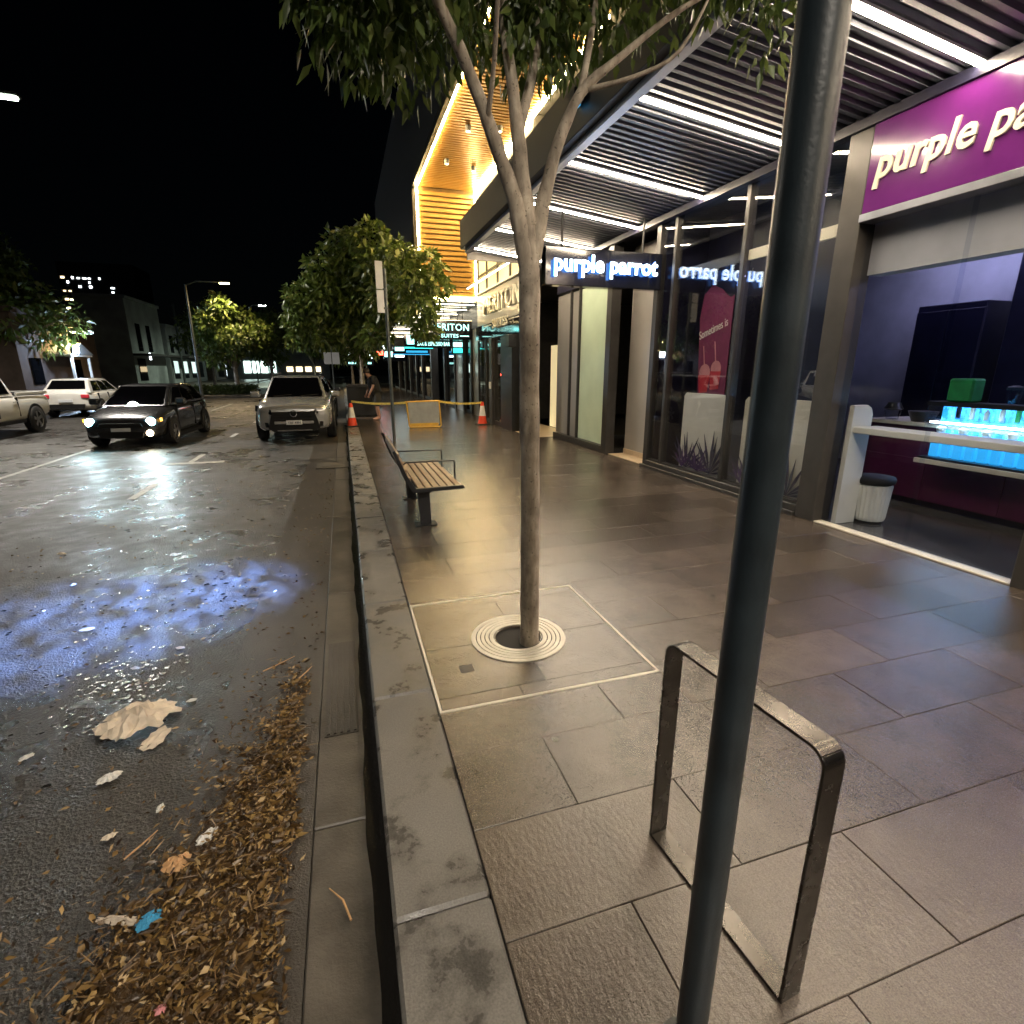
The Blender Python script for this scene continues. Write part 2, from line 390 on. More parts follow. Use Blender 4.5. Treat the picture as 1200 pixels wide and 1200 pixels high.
# ------------------------------------------------------------------ the setting: road, gutter, kerb, footpath
RZ = -0.14            # road level; footpath top is 0
def sheet(name, x0, x1, y0, y1, z, m, parent=None, nx=1, ny=1):
    vs = [(x0+(x1-x0)*i/nx, y0+(y1-y0)*j/ny, z) for j in range(ny+1) for i in range(nx+1)]
    fs = [(j*(nx+1)+i, j*(nx+1)+i+1, (j+1)*(nx+1)+i+1, (j+1)*(nx+1)+i) for j in range(ny) for i in range(nx)]
    return MB().add(vs, fs).build(name, m, parent)
tag(sheet('ground', -600, 600, -200, 900, RZ-.03, 'under'), kind='structure')
road = tag(sheet('road', -11.6, -.80, -12, 260, RZ, 'asphalt'), kind='structure')
apron = tag(MB().box(-.80, -.265, -12, 120, RZ-.05, RZ+.004).build('gutter_apron', 'apron'), kind='structure')
gut = tag(empty('gutter'), kind='structure')
y = -3.0
while y < 34:
    MB().box(-.262, .012, y+.004, y+2.436, RZ-.05, RZ+.012, .006).build('gutter_slab', 'gutter', gut); y += 2.44
MB().box(-.262, .012, y, 120, RZ-.05, RZ+.011).build('gutter_strip', 'gutter', gut)
kerb = tag(empty('kerb'), kind='structure')
y = -2.34; i = 0
while y < 26:
    l = 1.215
    o = MB().box(.016, .336, y+.003, y+l-.003, -.2, 0, .012).build('kerb_stone', 'kerb', kerb)
    o.location.z = random.uniform(0, .004); o.location.x = random.uniform(-.003, .003); y += l
MB().box(.016, .336, y+.003, 120, -.2, -.001, .01).build('kerb_run', 'kerb', kerb)

foot = tag(empty('footpath'), kind='structure')
sheet('bedding', .338, 5.6, -6, 120, -.014, 'under', foot)
slabc = {}
SQ = (.338, 1.625, 2.295, 3.605)   # the tree square
def slab(x0, x1, y0, y1):
    if x1 - x0 < .03 or y1 - y0 < .03: return
    k = (round(x1-x0, 3), round(y1-y0, 3))
    if k not in slabc: slabc[k] = MB().box(.0013, k[0]-.0013, .0013, k[1]-.0013, -.04, 0, .002).mesh('paving_slab')
    o = put('paving_slab', slabc[k], 'slab', foot)
    o.location = (x0, y0, random.uniform(-.0012, .0012)); o.rotation_euler = (R(random.uniform(-.06, .06)), R(random.uniform(-.05, .05)), 0)
row = 0; y = .72 - .42*5
while y < 18.6:
    x = .338; first = .435 if row % 2 == 1 else .88
    ed = [x]; xx = x + first
    while xx < 5.02: ed.append(xx); xx += .9
    ed.append(5.09)
    for a, b in zip(ed, ed[1:]):
        y1 = y + .42
        if a < SQ[1] and y1 > SQ[2] and y < SQ[3]:      # meets the tree square
            if y < SQ[2]: slab(a, b, y, SQ[2]) if b <= SQ[1]+.5 and a < SQ[1] and b <= SQ[1] else (slab(a, SQ[1], y, SQ[2]), slab(SQ[1], b, y, y1))
            elif y1 > SQ[3]: slab(a, b, SQ[3], y1) if b <= SQ[1] else (slab(a, SQ[1], SQ[3], y1), slab(SQ[1], b, y, y1))
            elif b > SQ[1]: slab(SQ[1], b, y, y1)
        else: slab(a, b, y, y1)
    y += .42; row += 1
MB().box(.338, 5.09, y+.002, 120, -.04, -.001).build('far_paving', 'slab', foot)
# tree square: trims, cut slabs round the pit
cx, cy, pr = .965, 2.925, .150
for x0, x1, y0, y1 in ((SQ[0], SQ[1], SQ[2], SQ[2]+.014), (SQ[0], SQ[1], SQ[3]-.014, SQ[3]), (SQ[0], SQ[0]+.014, SQ[2]+.015, SQ[3]-.015), (SQ[1]-.014, SQ[1], SQ[2]+.015, SQ[3]-.015)):
    MB().box(x0, x1, y0, y1, -.04, .003).build('edging_strip', 'trim', foot)
ix0, ix1, iy0, iy1 = SQ[0]+.017, SQ[1]-.017, SQ[2]+.017, SQ[3]-.017
for sx, xe in ((1, ix1), (-1, ix0)):
    for sy, ye in ((1, iy1-.10), (-1, iy0+.10)):
        g = .003; pts = [(cx+sx*pr, cy+sy*g), (xe, cy+sy*g), (xe, ye-sy*g), (cx+sx*g, ye-sy*g), (cx+sx*g, cy+sy*pr)]
        pts += [(cx+sx*pr*math.sin(t), cy+sy*pr*math.cos(t)) for t in [k*math.pi/20 for k in range(1, 10)]]
        if sx*sy < 0: pts = pts[::-1]
        MB().prism(pts, 'z', -.04, 0).build('paving_slab', 'slab', foot)
for a, b in ((ix0, .80), (.80, ix1)):
    slab(a, b, iy0, iy0+.10)
for a, b in ((ix0, 1.15), (1.15, ix1)): slab(a, b, iy1-.10, iy1)
MB().lathe([(.30, -.16), (.2, -.145), (.05, -.12), (.01, -.115)], (cx, cy, 0), 20).build('pit_soil', 'soil', foot, smooth=60)
MB().lathe([(pr+.02, -.16), (pr+.02, -.042), (pr+.001, -.04), (pr+.001, -.16)], (cx, cy, 0), 28, cap=False).build('pit_wall', 'under', foot)
MB().box(.52, .60, 2.62, 2.70, -.01, .0025, .002).build('service_cover', 'apron', foot)
# shop floor level and far footpath
tag(sheet('shop_floor', 5.1, 12.5, -6, 12.4, -.002, 'shopfloor'), kind='structure')
tag(MB().box(-60, -11.6, -12, 260, RZ-.1, 0, 0).build('far_footpath', 'gutter'), kind='structure')
mk = tag(empty('road_markings'), kind='structure')
for y0, y1 in ((8.7, 9.8), (12.0, 13.0), (16.2, 17.1), (20.4, 21.4), (24.6, 25.6), (29, 30)):
    sheet('lane_dash', -3.14, -3.03, y0, y1, RZ+.004, 'paint', mk)
for y0, y1 in ((9.3, 14.6), (18.5, 23.5), (27, 32)):
    sheet('lane_line', -5.85, -5.75, y0, y1, RZ+.004, 'paint', mk)
sheet('hold_line', -3.5, -2.45, 11.75, 11.95, RZ+.0045, 'paint', mk)
med = tag(MB().box(-9.6, -5.2, 39, 75, RZ-.1, .02, .05).build('median', 'gutter'), kind='structure')

# ------------------------------------------------------------------ tree grate, rack, pole, bench
t = thing('tree_grate', 'round pale metal grate of concentric rings around the slim tree trunk', 'tree grate', (cx, cy, 0))
for r0, r1 in ((.163, .188), (.195, .216), (.223, .244), (.251, .272), (.279, .308)):
    MB().lathe([(r0, .001), (r0, .007), (r1, .007), (r1, .001)], (0, 0, 0), 48, cap=False).build('ring', 'trim', t, smooth=40)
for k in range(8):
    a = k*math.pi/4+.2; d = Vector((math.cos(a), math.sin(a), 0)); MB().tube([d*.165+Vector((0, 0, .002)), d*.305+Vector((0, 0, .002))], .0035, 5).build('spoke', 'trim', t)

def flatbar(path, w, th):
    """flat bar swept along path in a vertical plane; w is its width across that plane"""
    P = [Vector(p) for p in path]; n = len(P); fwd = (Vector((P[-1].x, P[-1].y, 0)) - Vector((P[0].x, P[0].y, 0)))
    side = fwd.normalized().cross(Vector((0, 0, 1))); mb = MB(); vs = []
    for i in range(n):
        d = (P[min(i+1, n-1)] - P[max(i-1, 0)]).normalized(); nr = d.cross(side).normalized()
        for a, b in ((-1, -1), (1, -1), (1, 1), (-1, 1)): vs.append(P[i] + side*(a*w/2) + nr*(b*th/2))
    fs = [(i*4+j, i*4+(j+1) % 4, (i+1)*4+(j+1) % 4, (i+1)*4+j) for i in range(n-1) for j in range(4)] + [(3, 2, 1, 0), tuple((n-1)*4+j for j in range(4))]
    return mb.add(vs, fs)
A = Vector((1.005, 1.345, 0)); B = Vector((1.055, .765, 0)); u = (B-A).normalized(); L = (B-A).length; hh = .815; rr = .045
t = thing('bike_rack', 'flat steel bar bicycle rack hoop bolted to the paving', 'bike rack', A)
def arc(c, r, a0, a1, n=6): return [(c[0]+r*math.cos(R(a0+(a1-a0)*i/n)), c[1]+r*math.sin(R(a0+(a1-a0)*i/n))) for i in range(n+1)]
prof = [(0, .0)] + arc((rr, hh-rr), rr, 180, 90) + arc((L-rr, hh-rr), rr, 90, 0) + [(L, .0)]
P3 = lambda q: u*q[0] + Vector((0, 0, q[1]))
k = len(prof)//2
flatbar([P3(q) for q in prof[0:5]], .072, .010).build('post', 'rack', t, smooth=30, bevel=.0015)
flatbar([P3(q) for q in prof[4:-4]], .072, .010).build('top_bar', 'rack', t, smooth=30, bevel=.0015)
flatbar([P3(q) for q in prof[-5:]], .072, .010).build('post', 'rack', t, smooth=30, bevel=.0015)
flatbar([P3((.006, .006)), P3((L-.006, .006))], .072, .010).build('base_plate', 'rack', t, bevel=.0015)
t = thing('sign_post', 'dark navy round pole standing beside the bicycle rack', 'pole', (.708, .742, 0))
MB().tube([(0, 0, 0), (0, 0, 3.3)], .0365, 28).build('post', 'polepaint', t, smooth=40)
MB().lathe([(.075, .001), (.075, .012), (.045, .02), (.041, .04)], (0, 0, 0), 24).build('base_collar', 'polepaint', t, smooth=40)

t = thing('bench', 'timber slat bench with black metal frame and thin armrests, its back to the kerb', 'bench', (.62, 5.5, 0))
for k in range(6):
    x = .06 + k*.083; MB().box(x, x+.066, .02, 1.72, .435, .462, .005).build('seat_slat', 'wood', t)
for k in range(4):
    z0 = .50 + k*.088; x = -.035 - k*.036
    MB().box(x, x+.026, .02, 1.72, z0, z0+.074, .005).build('back_slat', 'wood', t).rotation_euler = (0, 0, 0)
for y0 in (.0, 1.70):
    b = MB()
    b.prism([(.05, .41), (.56, .425), (.57, .445), (.55, .465), (.04, .455), (-.05, .60), (-.16, .875), (-.19, .865), (-.09, .58), (.0, .42)], 'y', y0, y0+.035)
    b.build('end_frame', 'blackmetal', t, bevel=.004)
for y0 in (.14, 1.46):
    MB().prism([(.09, 0), (.21, 0), (.20, .36), (.30, .43), (.04, .43), (.07, .36)], 'y', y0, y0+.09).build('leg', 'blackmetal', t, bevel=.006)
    MB().box(.03, .27, y0-.04, y0+.13, 0, .012, .003).build('foot_plate', 'blackmetal', t)
for y0 in (.35, 1.20):
    MB().tube([(.53, y0, .46), (.53, y0, .67), (.515, y0, .685), (-.02, y0, .685), (-.06, y0, .66)], .009, 8).build('armrest', 'blackmetal', t, smooth=60)

# ------------------------------------------------------------------ trees
def leaf_mesh(P, D, length, width, droop=.0):
    """one folded leaf of six faces per row of P (base) and D (direction)"""
    n = len(P); D = D/np.linalg.norm(D, axis=1, keepdims=True)
    ref = rng.normal(size=(n, 3)); S = np.cross(D, ref); S /= np.linalg.norm(S, axis=1, keepdims=True); Nn = np.cross(D, S)
    Lg = (length*rng.uniform(.65, 1.25, n))[:, None]; Wd = (width*rng.uniform(.7, 1.2, n))[:, None]
    dn = np.array([0, 0, -1.0])
    v = np.stack([P, P+D*Lg*.38+S*Wd*.5+Nn*Wd*.16, P+D*Lg*.40+dn*Lg*droop*.3, P+D*Lg*.38-S*Wd*.5+Nn*Wd*.16, P+D*Lg+dn*Lg*droop], 1).reshape(-1, 3)
    f = np.array([[0, 2, 1], [0, 3, 2], [1, 2, 4], [2, 3, 4]])
    F = (np.arange(n)[:, None, None]*5 + f[None]).reshape(-1, 3)
    me = bpy.data.meshes.new('leaves'); me.vertices.add(len(v)); me.vertices.foreach_set('co', v.ravel())
    me.loops.add(F.size); me.loops.foreach_set('vertex_index', F.ravel().astype(np.int32))
    me.polygons.add(len(F)); me.polygons.foreach_set('loop_start', np.arange(0, F.size, 3, dtype=np.int32)); me.update(calc_edges=True)
    return me
def clump_points(clumps, n):
    C = np.array([c[:3] for c in clumps]); r = np.array([c[3] for c in clumps]); w = r**2; w = w/w.sum()
    k = rng.choice(len(C), n, p=w); d = rng.normal(size=(n, 3)); d /= np.linalg.norm(d, axis=1, keepdims=True)
    q = rng.uniform(.35, 1.05, n)**.6
    return C[k] + d*(q*r[k])[:, None]*np.array([1, 1, .8]), d
def crown_clumps(c, rad, n, r0, r1):
    out = []
    for _ in range(n):
        d = rng.normal(size=3); d /= np.linalg.norm(d); q = rng.uniform(.55, .95)
        out.append((c[0]+d[0]*rad[0]*q, c[1]+d[1]*rad[1]*q, c[2]+d[2]*rad[2]*q, rng.uniform(r0, r1)))
    return out
def simple_tree(name, label, base, h, crown_c, crown_r, nleaf, leaf, m, ncl=26, trunk=.12, group=None, cl=None):
    t = thing(name, label, 'tree', base, 0, group); bx, by, bz = base
    top = Vector((crown_c[0]-bx, crown_c[1]-by, crown_c[2]-bz))
    b = MB(); b.tube([(0, 0, -.05), (trunk*.2, 0, h*.5), (0, trunk*.3, h), top*.85], [trunk*1.25, trunk, trunk*.85, trunk*.3], 9)
    b.build('trunk', 'bark', t, smooth=60)
    clumps = cl or crown_clumps(np.array(crown_c)-np.array(base), crown_r, ncl, min(crown_r)*.28, min(crown_r)*.45)
    for c in clumps[:12]:
        e = Vector(c[:3]); s = Vector((0, 0, h*.92)); mid = s.lerp(e, .5)+Vector((0, 0, .15))
        MB().tube([s, mid, e], [trunk*.5, trunk*.32, trunk*.1], 6).build('limb', 'bark', t, smooth=60)
    P, d = clump_points(clumps, nleaf); D = d*.6 + rng.normal(size=P.shape)*.7 + np.array([0, 0, -.35])
    put('crown', leaf_mesh(P, D, leaf, leaf*.5, .15), m, t)
    return t
P = rng.uniform((-.13, -.13, 0), (.13, .13, .012), (70, 3)); P[:, 2] += -.112; P[:, :2] += (cx, cy); put('pit_leaves', leaf_mesh(P, rng.normal(size=P.shape)*np.array([1, 1, .25]), .035, .016), 'litter', foot)['kind'] = 'stuff'
# the slim tree in the grate: trunk, forked limbs, drooping leaves
t = thing('street_tree', 'slim forked tree with grey bark growing from the round grate', 'tree', (1.02, 2.86, 0))
T0 = Vector((1.02, 2.86, 0)); W3 = lambda *p: Vector(p) - T0
def limb(pts, rad, name='limb', n=10):
    pts = [Vector(p) for p in pts]; pp = []; rads = []
    for i in range(len(pts)-1):
        for k in range(4):
            q = k/4; a = pts[max(i-1, 0)]; b = pts[i]; c = pts[i+1]; d = pts[min(i+2, len(pts)-1)]
            pp.append(.5*((2*b)+(c-a)*q+(2*a-5*b+4*c-d)*q*q+(3*b-a-3*c+d)*q**3)); rads.append(rad[i]+(rad[i+1]-rad[i])*q)
    pp.append(pts[-1]); rads.append(rad[-1])
    pp = [p + Vector((random.uniform(-1, 1), random.uniform(-1, 1), 0))*rads[i]*.07 for i, p in enumerate(pp)]
    rads = [r*random.uniform(.95, 1.06) for r in rads]
    return MB().tube(pp, rads, n).build(name, 'bark', t, smooth=80)
limb([W3(1.025, 2.86, -.14), W3(1.02, 2.86, .12), W3(1.015, 2.86, .8), W3(1.005, 2.86, 1.6), W3(1.0, 2.86, 2.2), W3(.985, 2.87, 2.48)], [.070, .059, .057, .055, .056, .036], 'trunk', 16)
limbs = [([(.99, 2.86, 2.22), (.915, 2.845, 2.52), (.80, 2.80, 2.75), (.65, 2.72, 3.0), (.48, 2.62, 3.22), (.30, 2.60, 3.55), (.15, 2.6, 3.9)], [.050, .040, .034, .028, .023, .016, .008]),
 ([(.99, 2.87, 2.42), (.965, 2.89, 2.65), (.94, 2.90, 2.9), (.90, 2.92, 3.2), (.86, 2.95, 3.6), (.84, 3.0, 4.3), (.8, 3.1, 5.0)], [.054, .042, .034, .028, .022, .014, .006]),
 ([(1.005, 2.865, 2.22), (1.09, 2.88, 2.58), (1.16, 2.88, 2.82), (1.27, 2.86, 3.05), (1.45, 2.8, 3.2), (1.75, 2.75, 3.42), (2.1, 2.7, 3.6)], [.052, .038, .030, .025, .018, .012, .006]),
 ([(.945, 2.9, 2.85), (1.03, 2.95, 3.1), (1.1, 3.02, 3.4), (1.2, 3.1, 3.9), (1.3, 3.2, 4.6)], [.03, .024, .02, .014, .006]),
 ([(1.26, 2.86, 3.03), (1.33, 2.9, 3.3), (1.42, 2.98, 3.8), (1.5, 3.1, 4.5)], [.02, .016, .012, .005]),
 ([(1.28, 2.86, 3.06), (1.5, 2.75, 3.1), (1.7, 2.66, 3.2), (1.85, 2.6, 3.5)], [.014, .011, .009, .004]),
 ([(.66, 2.73, 2.98), (.60, 2.8, 3.2), (.5, 2.9, 3.6), (.42, 3.0, 4.2)], [.018, .014, .010, .005]),
 ([(.75, 2.78, 2.82), (.74, 2.6, 3.0), (.70, 2.4, 3.3), (.6, 2.2, 3.8)], [.014, .011, .009, .004])]
for p, r in limbs: limb([W3(*q) for q in p], r)
cl = []
for p, r in limbs:
    for q in p[3:]:
        for _ in range(2): cl.append((q[0]-T0.x+random.uniform(-.28, .28), q[1]-T0.y+random.uniform(-.35, .5), q[2]-T0.z+random.uniform(.20, .60), random.uniform(.14, .28)))
ends = [(-.35, 2.95, 3.55), (-.15, 2.9, 3.30), (-.05, 2.75, 3.15), (.05, 2.7, 3.0), (-.25, 3.3, 3.45), (.05, 3.1, 3.15), (.2, 2.9, 3.0), (.15, 2.6, 3.2), (-.1, 3.2, 3.15), (.25, 3.2, 3.2), (.45, 3.4, 3.25), (-.1, 3.5, 3.4), (.3, 2.3, 3.3),
        (-.4, 2.9, 4.0), (.1, 2.8, 4.0), (.6, 3.3, 3.6), (.95, 3.4, 3.5), (1.35, 3.3, 3.45), (1.65, 3.1, 3.55), (2.0, 2.9, 3.7), (2.2, 2.72, 3.62), (2.3, 2.72, 3.36),
        (1.0, 3.9, 3.7), (.5, 3.9, 3.6), (1.5, 3.7, 3.8), (.3, 2.4, 3.9), (.9, 2.2, 4.0), (1.4, 2.2, 4.1), (1.9, 2.5, 4.1), (.7, 3.0, 3.3), (1.1, 3.15, 3.32), (1.25, 3.0, 3.5), (.8, 3.0, 4.8), (1.3, 3.0, 4.9)]
for i, e in enumerate(ends):
    e = Vector(e) + Vector((0, 0, .04 if e[0] > 1.8 else .12 if e[0] > .4 and e[1] > 2.9 else .26)); cl.append((e.x-T0.x, e.y-T0.y, e.z-T0.z, random.uniform(.20, .36)))
    s = min((Vector(q) for p, r in limbs for q in p[2:]), key=lambda q: (q-e).length)
    mid = s.lerp(e, .5) + Vector((0, 0, .08))
    MB().tube([s-T0, mid-T0, e-T0], [.008, .006, .003], 5).build('twig', 'bark', t, smooth=60)
cl = [(max(c[0], .16-T0.x+max(0, c[1]+.06)*.12), *c[1:]) for c in cl]
P, d = clump_points(cl, 7600)
D = d*.5 + rng.normal(size=P.shape)*.45 + np.array([0, 0, -.9])
put('crown', leaf_mesh(P, D, .092, .038, .12), 'leafnear', t)
# the bushy tree beyond the bench
cl = [(c[0]*k-.70, c[1]*k-20.5, 1.7+(c[2]-1.7)*k, c[3]*k) for c, k in ((c, .82 if c[0] > 2.1 and c[1] < 20.9 else .90 if c[0] > 1.1 else .96) for c in
      [(1.3, 20.3, 6.0, .75), (.4, 20.2, 5.7, .7), (2.2, 20.4, 5.6, .65), (3.1, 20.4, 5.3, .7), (3.4, 20.2, 4.6, .6), (2.6, 20.1, 4.7, .8), (1.6, 20, 5.1, .85), (.6, 20, 4.9, .85), (-.3, 20.1, 4.9, .7),
       (-.9, 20.2, 4.1, .75), (-1.2, 20.3, 3.4, .6), (-.2, 20, 3.9, .85), (.8, 19.9, 4.0, .9), (1.8, 19.9, 4.0, .9), (2.8, 20, 3.8, .75), (3.0, 20.2, 3.1, .5), (-.6, 20.2, 2.9, .6), (.3, 20.1, 3.0, .7), (1.2, 20.1, 2.9, .6),
       (1, 21, 5, 1), (2, 21.2, 4.6, 1), (0, 21.2, 4.2, 1), (1, 21.4, 3.6, .9), (-1.35, 20.4, 2.7, .4), (.9, 20.5, 2.4, .45)])]
simple_tree('street_tree', 'bushy rounded tree growing out of the black planter past the bench', (.70, 20.5, 0), 2.3, (1.0, 20.5, 4.4), (2.2, 1.5, 1.9), 9500, .26, 'leafmid', trunk=.07, cl=cl)
simple_tree('median_tree', 'lamplit green tree on the median under the orange street lamp', (-6.9, 40.5, .02), 1.7, (-6.9, 40.5, 4.3), (2.3, 2.0, 2.2), 5200, .34, 'leafmid', 30, .16, 'trees on the median')
simple_tree('median_tree', 'dim tree on the median beyond the lamplit one', (-6.4, 56, .02), 2.0, (-6.4, 56, 4.6), (2.6, 2.6, 2.4), 3000, .45, 'leafmid', 26, .18, 'trees on the median')
simple_tree('roadside_tree', 'tall dark tree across the road behind the white pickup', (-19.5, 38, 0), 2.2, (-19.5, 38, 5.6), (5.0, 4, 3.6), 5200, .45, 'leafmid', 34, .25)
for i, (x, y0, s, lb) in enumerate(((1.2, 38, 1.0, 'dark footpath tree beyond the two blank sign plates'), (.9, 52, 1.1, 'dark distant tree at the kerb past the shop signs'), (-3.2, 72, 1.5, 'dark tree closing the end of the street'), (-12.6, 62, 1.3, 'dark tree beside the pale far shopfront'))):
    simple_tree('roadside_tree', lb, (x, y0, 0), 2.2, (x-.4, y0, 4.2*s), (2.3*s, 2*s, 2*s), 2600, .42, 'leafmid', 22, .12, 'dark trees further down the street')
hd = thing('hedge', 'low clipped green hedge along the median kerb', 'hedge', (-7.4, 39.7, .02))
P = rng.uniform((-1.9, -.35, .05), (1.9, .35, .62), (3500, 3)); put('foliage', leaf_mesh(P, rng.normal(size=P.shape), .14, .08), 'hedge', hd)

# ------------------------------------------------------------------ the shop building with its canopy
FX = 5.10
b1 = thing('shop_building', 'charcoal shop building with a corrugated canopy over the footpath', 'building', (FX, 4, 0))
def part(name, m, x0, x1, y0, y1, z0, z1, root=None, bv=0, par=None):
    root = root or b1; l = root.location
    return MB().box(x0-l.x, x1-l.x, y0-l.y, y1-l.y, z0-l.z, z1-l.z, bv).build(name, m, par or root)
part('upper_wall', 'darkwall', FX, 13, -8, 12.5, 4.32, 9)
part('ceiling_slab', 'shopdark', FX+.02, 12.5, -6, 12.4, 4.02, 4.30)
part('back_wall', 'shopwall', 9.2, 9.4, -6, 12.4, 0, 4.0)
part('side_wall', 'shopdark', FX+.1, 9.18, 8.10, 8.20, 0, 4.0)
part('side_wall', 'shopwall', FX+.3, 9.18, -3.2, -3.0, 0, 4.0)
part('added_partition', 'shopdark', 5.98, 6.05, 5.34, 8.09, 0, 4.0)  # wall added so the bay behind the glass stays near black
for y0, y1 in ((4.44, 4.70), (2.30, 2.52), (-.2, .05), (-3.2, -2.9)): part('column', 'column', 5.02, 5.26, y0, y1, 0, 4.06, bv=.006)
for y0, y1 in ((6.10, 6.17), (7.64, 7.71), (8.08, 8.20)): part('mullion', 'dframe', 5.06, 5.18, y0, y1, .02, 4.04, bv=.004)
part('sill', 'dframe', 5.03, 5.20, 4.705, 8.08, 0, .13, bv=.006)
part('sill', 'dframe', 5.00, 5.06, 4.71, 8.2, .0, .05, bv=.004)
for y0, y1 in ((4.71, 6.095), (6.175, 7.635), (7.715, 8.075)):
    w = part('window', 'dframe', 5.075, 5.165, y0, y1, .131, .16); part('pane', 'winglass', 5.10, 5.112, y0, y1, .161, 4.03, par=w)
part('transom_band', 'cream', 5.115, 5.16, 4.72, 6.09, 3.05, 3.17)
part('transom_band', 'dframe', 5.115, 5.16, 6.18, 7.63, 3.05, 3.17)
for y0, y1 in ((2.525, 4.435), (.055, 2.295), (-2.895, -.205)):
    part('threshold', 'trim', 5.03, 5.16, y0, y1, 0, .018, bv=.004); w = part('head_trim', 'edge', 4.99, 5.20, y0, y1, 3.09, 3.16, bv=.004)
    part('shopfront_pane', 'clearglass', 5.12, 5.130, y0, (y0+y1)/2-.003, .02, 3.085); part('shopfront_pane', 'clearglass', 5.14, 5.150, (y0+y1)/2-.03, y1, .02, 3.085)
part('bulkhead', 'shopwall', 5.22, 5.42, 2.525, 4.435, 2.62, 3.10)
# door recess with timber floor, then the framed bay with green film
part('recess_floor', 'timberfloor', FX, 5.45, 8.23, 9.58, 0.0, .012)
part('recess_panel', 'whitegrey', 5.46, 5.54, 8.205, 9.575, .0, 3.9)
part('skirting', 'timberfloor', 5.44, 5.458, 8.23, 9.575, .014, .11)
part('mullion', 'dframe', 5.02, 5.22, 9.58, 9.78, 0, 4.04, bv=.005)
part('sill', 'dframe', 5.04, 5.22, 9.785, 12.5, 0, .14, bv=.005)
for y0, y1, m in ((9.83, 11.15, 'frost'), (11.22, 11.62, 'greypanel'), (11.69, 12.5, 'greypanel')):
    part('window_panel', m, 5.12, 5.19, y0, y1, .15, 3.36)
for y0 in (9.785, 11.17, 11.64): part('mullion', 'dframe', 5.07, 5.20, y0, y0+.035, .141, 3.40)
part('spandrel', 'shopdark', 5.08, 5.3, 9.79, 12.5, 3.41, 4.03)
# canopy: corrugated sheet with ribs across the footpath
def soff(x): return 4.27 - (x-2.92)*(.25/2.18)
mb = MB(); prof = []; y = -6.0
while y < 12.6:
    for dy, dz in ((0, 0), (.045, 0), (.06, .036), (.105, .036)): prof.append((y+dy, dz))
    y += .12
vs = []
for (yy, dz) in prof: vs += [(2.92-FX, yy-4, soff(2.92)+dz), (5.10-FX, yy-4, soff(5.10)+dz)]
mb.add(vs, [(2*i, 2*i+2, 2*i+3, 2*i+1) for i in range(len(prof)-1)])
can = part('fascia', 'fascia', 2.76, 2.90, -6, 12.62, 4.28, 4.86, bv=.006)
sh = put('soffit_sheet', mb.mesh(), 'soffit', can)
part('edge_trim', 'edge', 2.86, 2.97, -6, 12.61, 4.215, 4.277, bv=.004, par=can)
part('canopy_roof', 'darkwall', 2.905, FX-.01, -6, 12.62, 4.42, 4.84, par=can)
part('end_plate', 'fascia', 2.91, FX-.01, 12.60, 12.66, 4.08, 4.415, par=can)
part('wall_beam', 'shopdark', 4.98, 5.09, -6, 12.6, 3.93, 4.02, par=can)
for i, y0 in enumerate((-4.9, -3.2, -1.5, .15, 1.84, 3.54, 5.28, 7.0, 8.72, 10.44, 12.15)):
    t = thing('strip_light', {3.54: 'warm strip light across the ribbed soffit meeting the purple fascia sign', 5.28: 'warm strip light across the ribbed soffit in line with the bronze column and palm screen',
        7.0: 'warm strip light across the ribbed soffit above the maroon banner window', 8.72: 'warm strip light across the ribbed soffit just behind the black blade sign',
        10.44: 'warm strip light across the ribbed soffit above the pale green window film', 12.15: 'warm strip light at the end of the ribbed soffit beside the golden portal'}.get(y0, 'warm strip light across the ribbed soffit along the further run of purple fascia'), 'strip light', (2.98, y0, 0), 0, 'strip lights under the canopy')
    a, b = Vector((0, 0, soff(2.98)-.025)), Vector((2.04, 0, soff(5.02)-.025))
    for nm, m, w, dz0, dz1 in (('housing', 'edge', .040, 0, .022), ('tube', 'strip', .022, -.014, -.001)):
        vs = [a+Vector((0, s*w, dz)) for s, dz in ((-1, dz0), (1, dz0), (1, dz1), (-1, dz1))] + [b+Vector((0, s*w, dz)) for s, dz in ((-1, dz0), (1, dz0), (1, dz1), (-1, dz1))]
        MB().add(vs, [(3, 2, 1, 0), (4, 5, 6, 7), (0, 1, 5, 4), (1, 2, 6, 5), (2, 3, 7, 6), (3, 0, 4, 7)]).build(nm, m, t)
# purple fascia sign with cream letters
t = thing('fascia_sign', 'glossy purple fascia sign with cream rounded lettering above the open shopfront', 'shop sign', (5.04, 4.43, 3.165))
MB().box(-.03, .04, -6.4, .0, 0, .80, .004).build('panel', 'purple', t)
letters('purple parrot', .36, .010, frame_mx((-.042, -.10, .28), (0, -1, 0), (0, 0, 1)), t, ['cream', 'cream'], .02, 1.02, .16, 1.80)
letters('purple parrot', .36, .010, frame_mx((-.042, -3.4, .28), (0, -1, 0), (0, 0, 1)), t, ['cream', 'cream'], .02, 1.02, .16, 1.80)
# blade sign
t = thing('blade_sign', 'black blade sign with glowing white rounded letters hung over the shop doorway', 'shop sign', (3.06, 8.12, 2.94))
MB().box(0, 2.02, -.09, .09, 0, .54, .008).build('panel', 'blacksign', t)
letters('purple parrot', .34, .012, frame_mx((.12, -.155, .20), (1, 0, 0), (0, 0, 1)), t, ['letterface', 'letterback'], .022, 1.03, 0, 1.78)
for x in (.3, 1.7): MB().tube([(x, 0, .541), (x, 0, 1.06)], .018, 8).build('hanger', 'blackmetal', t)

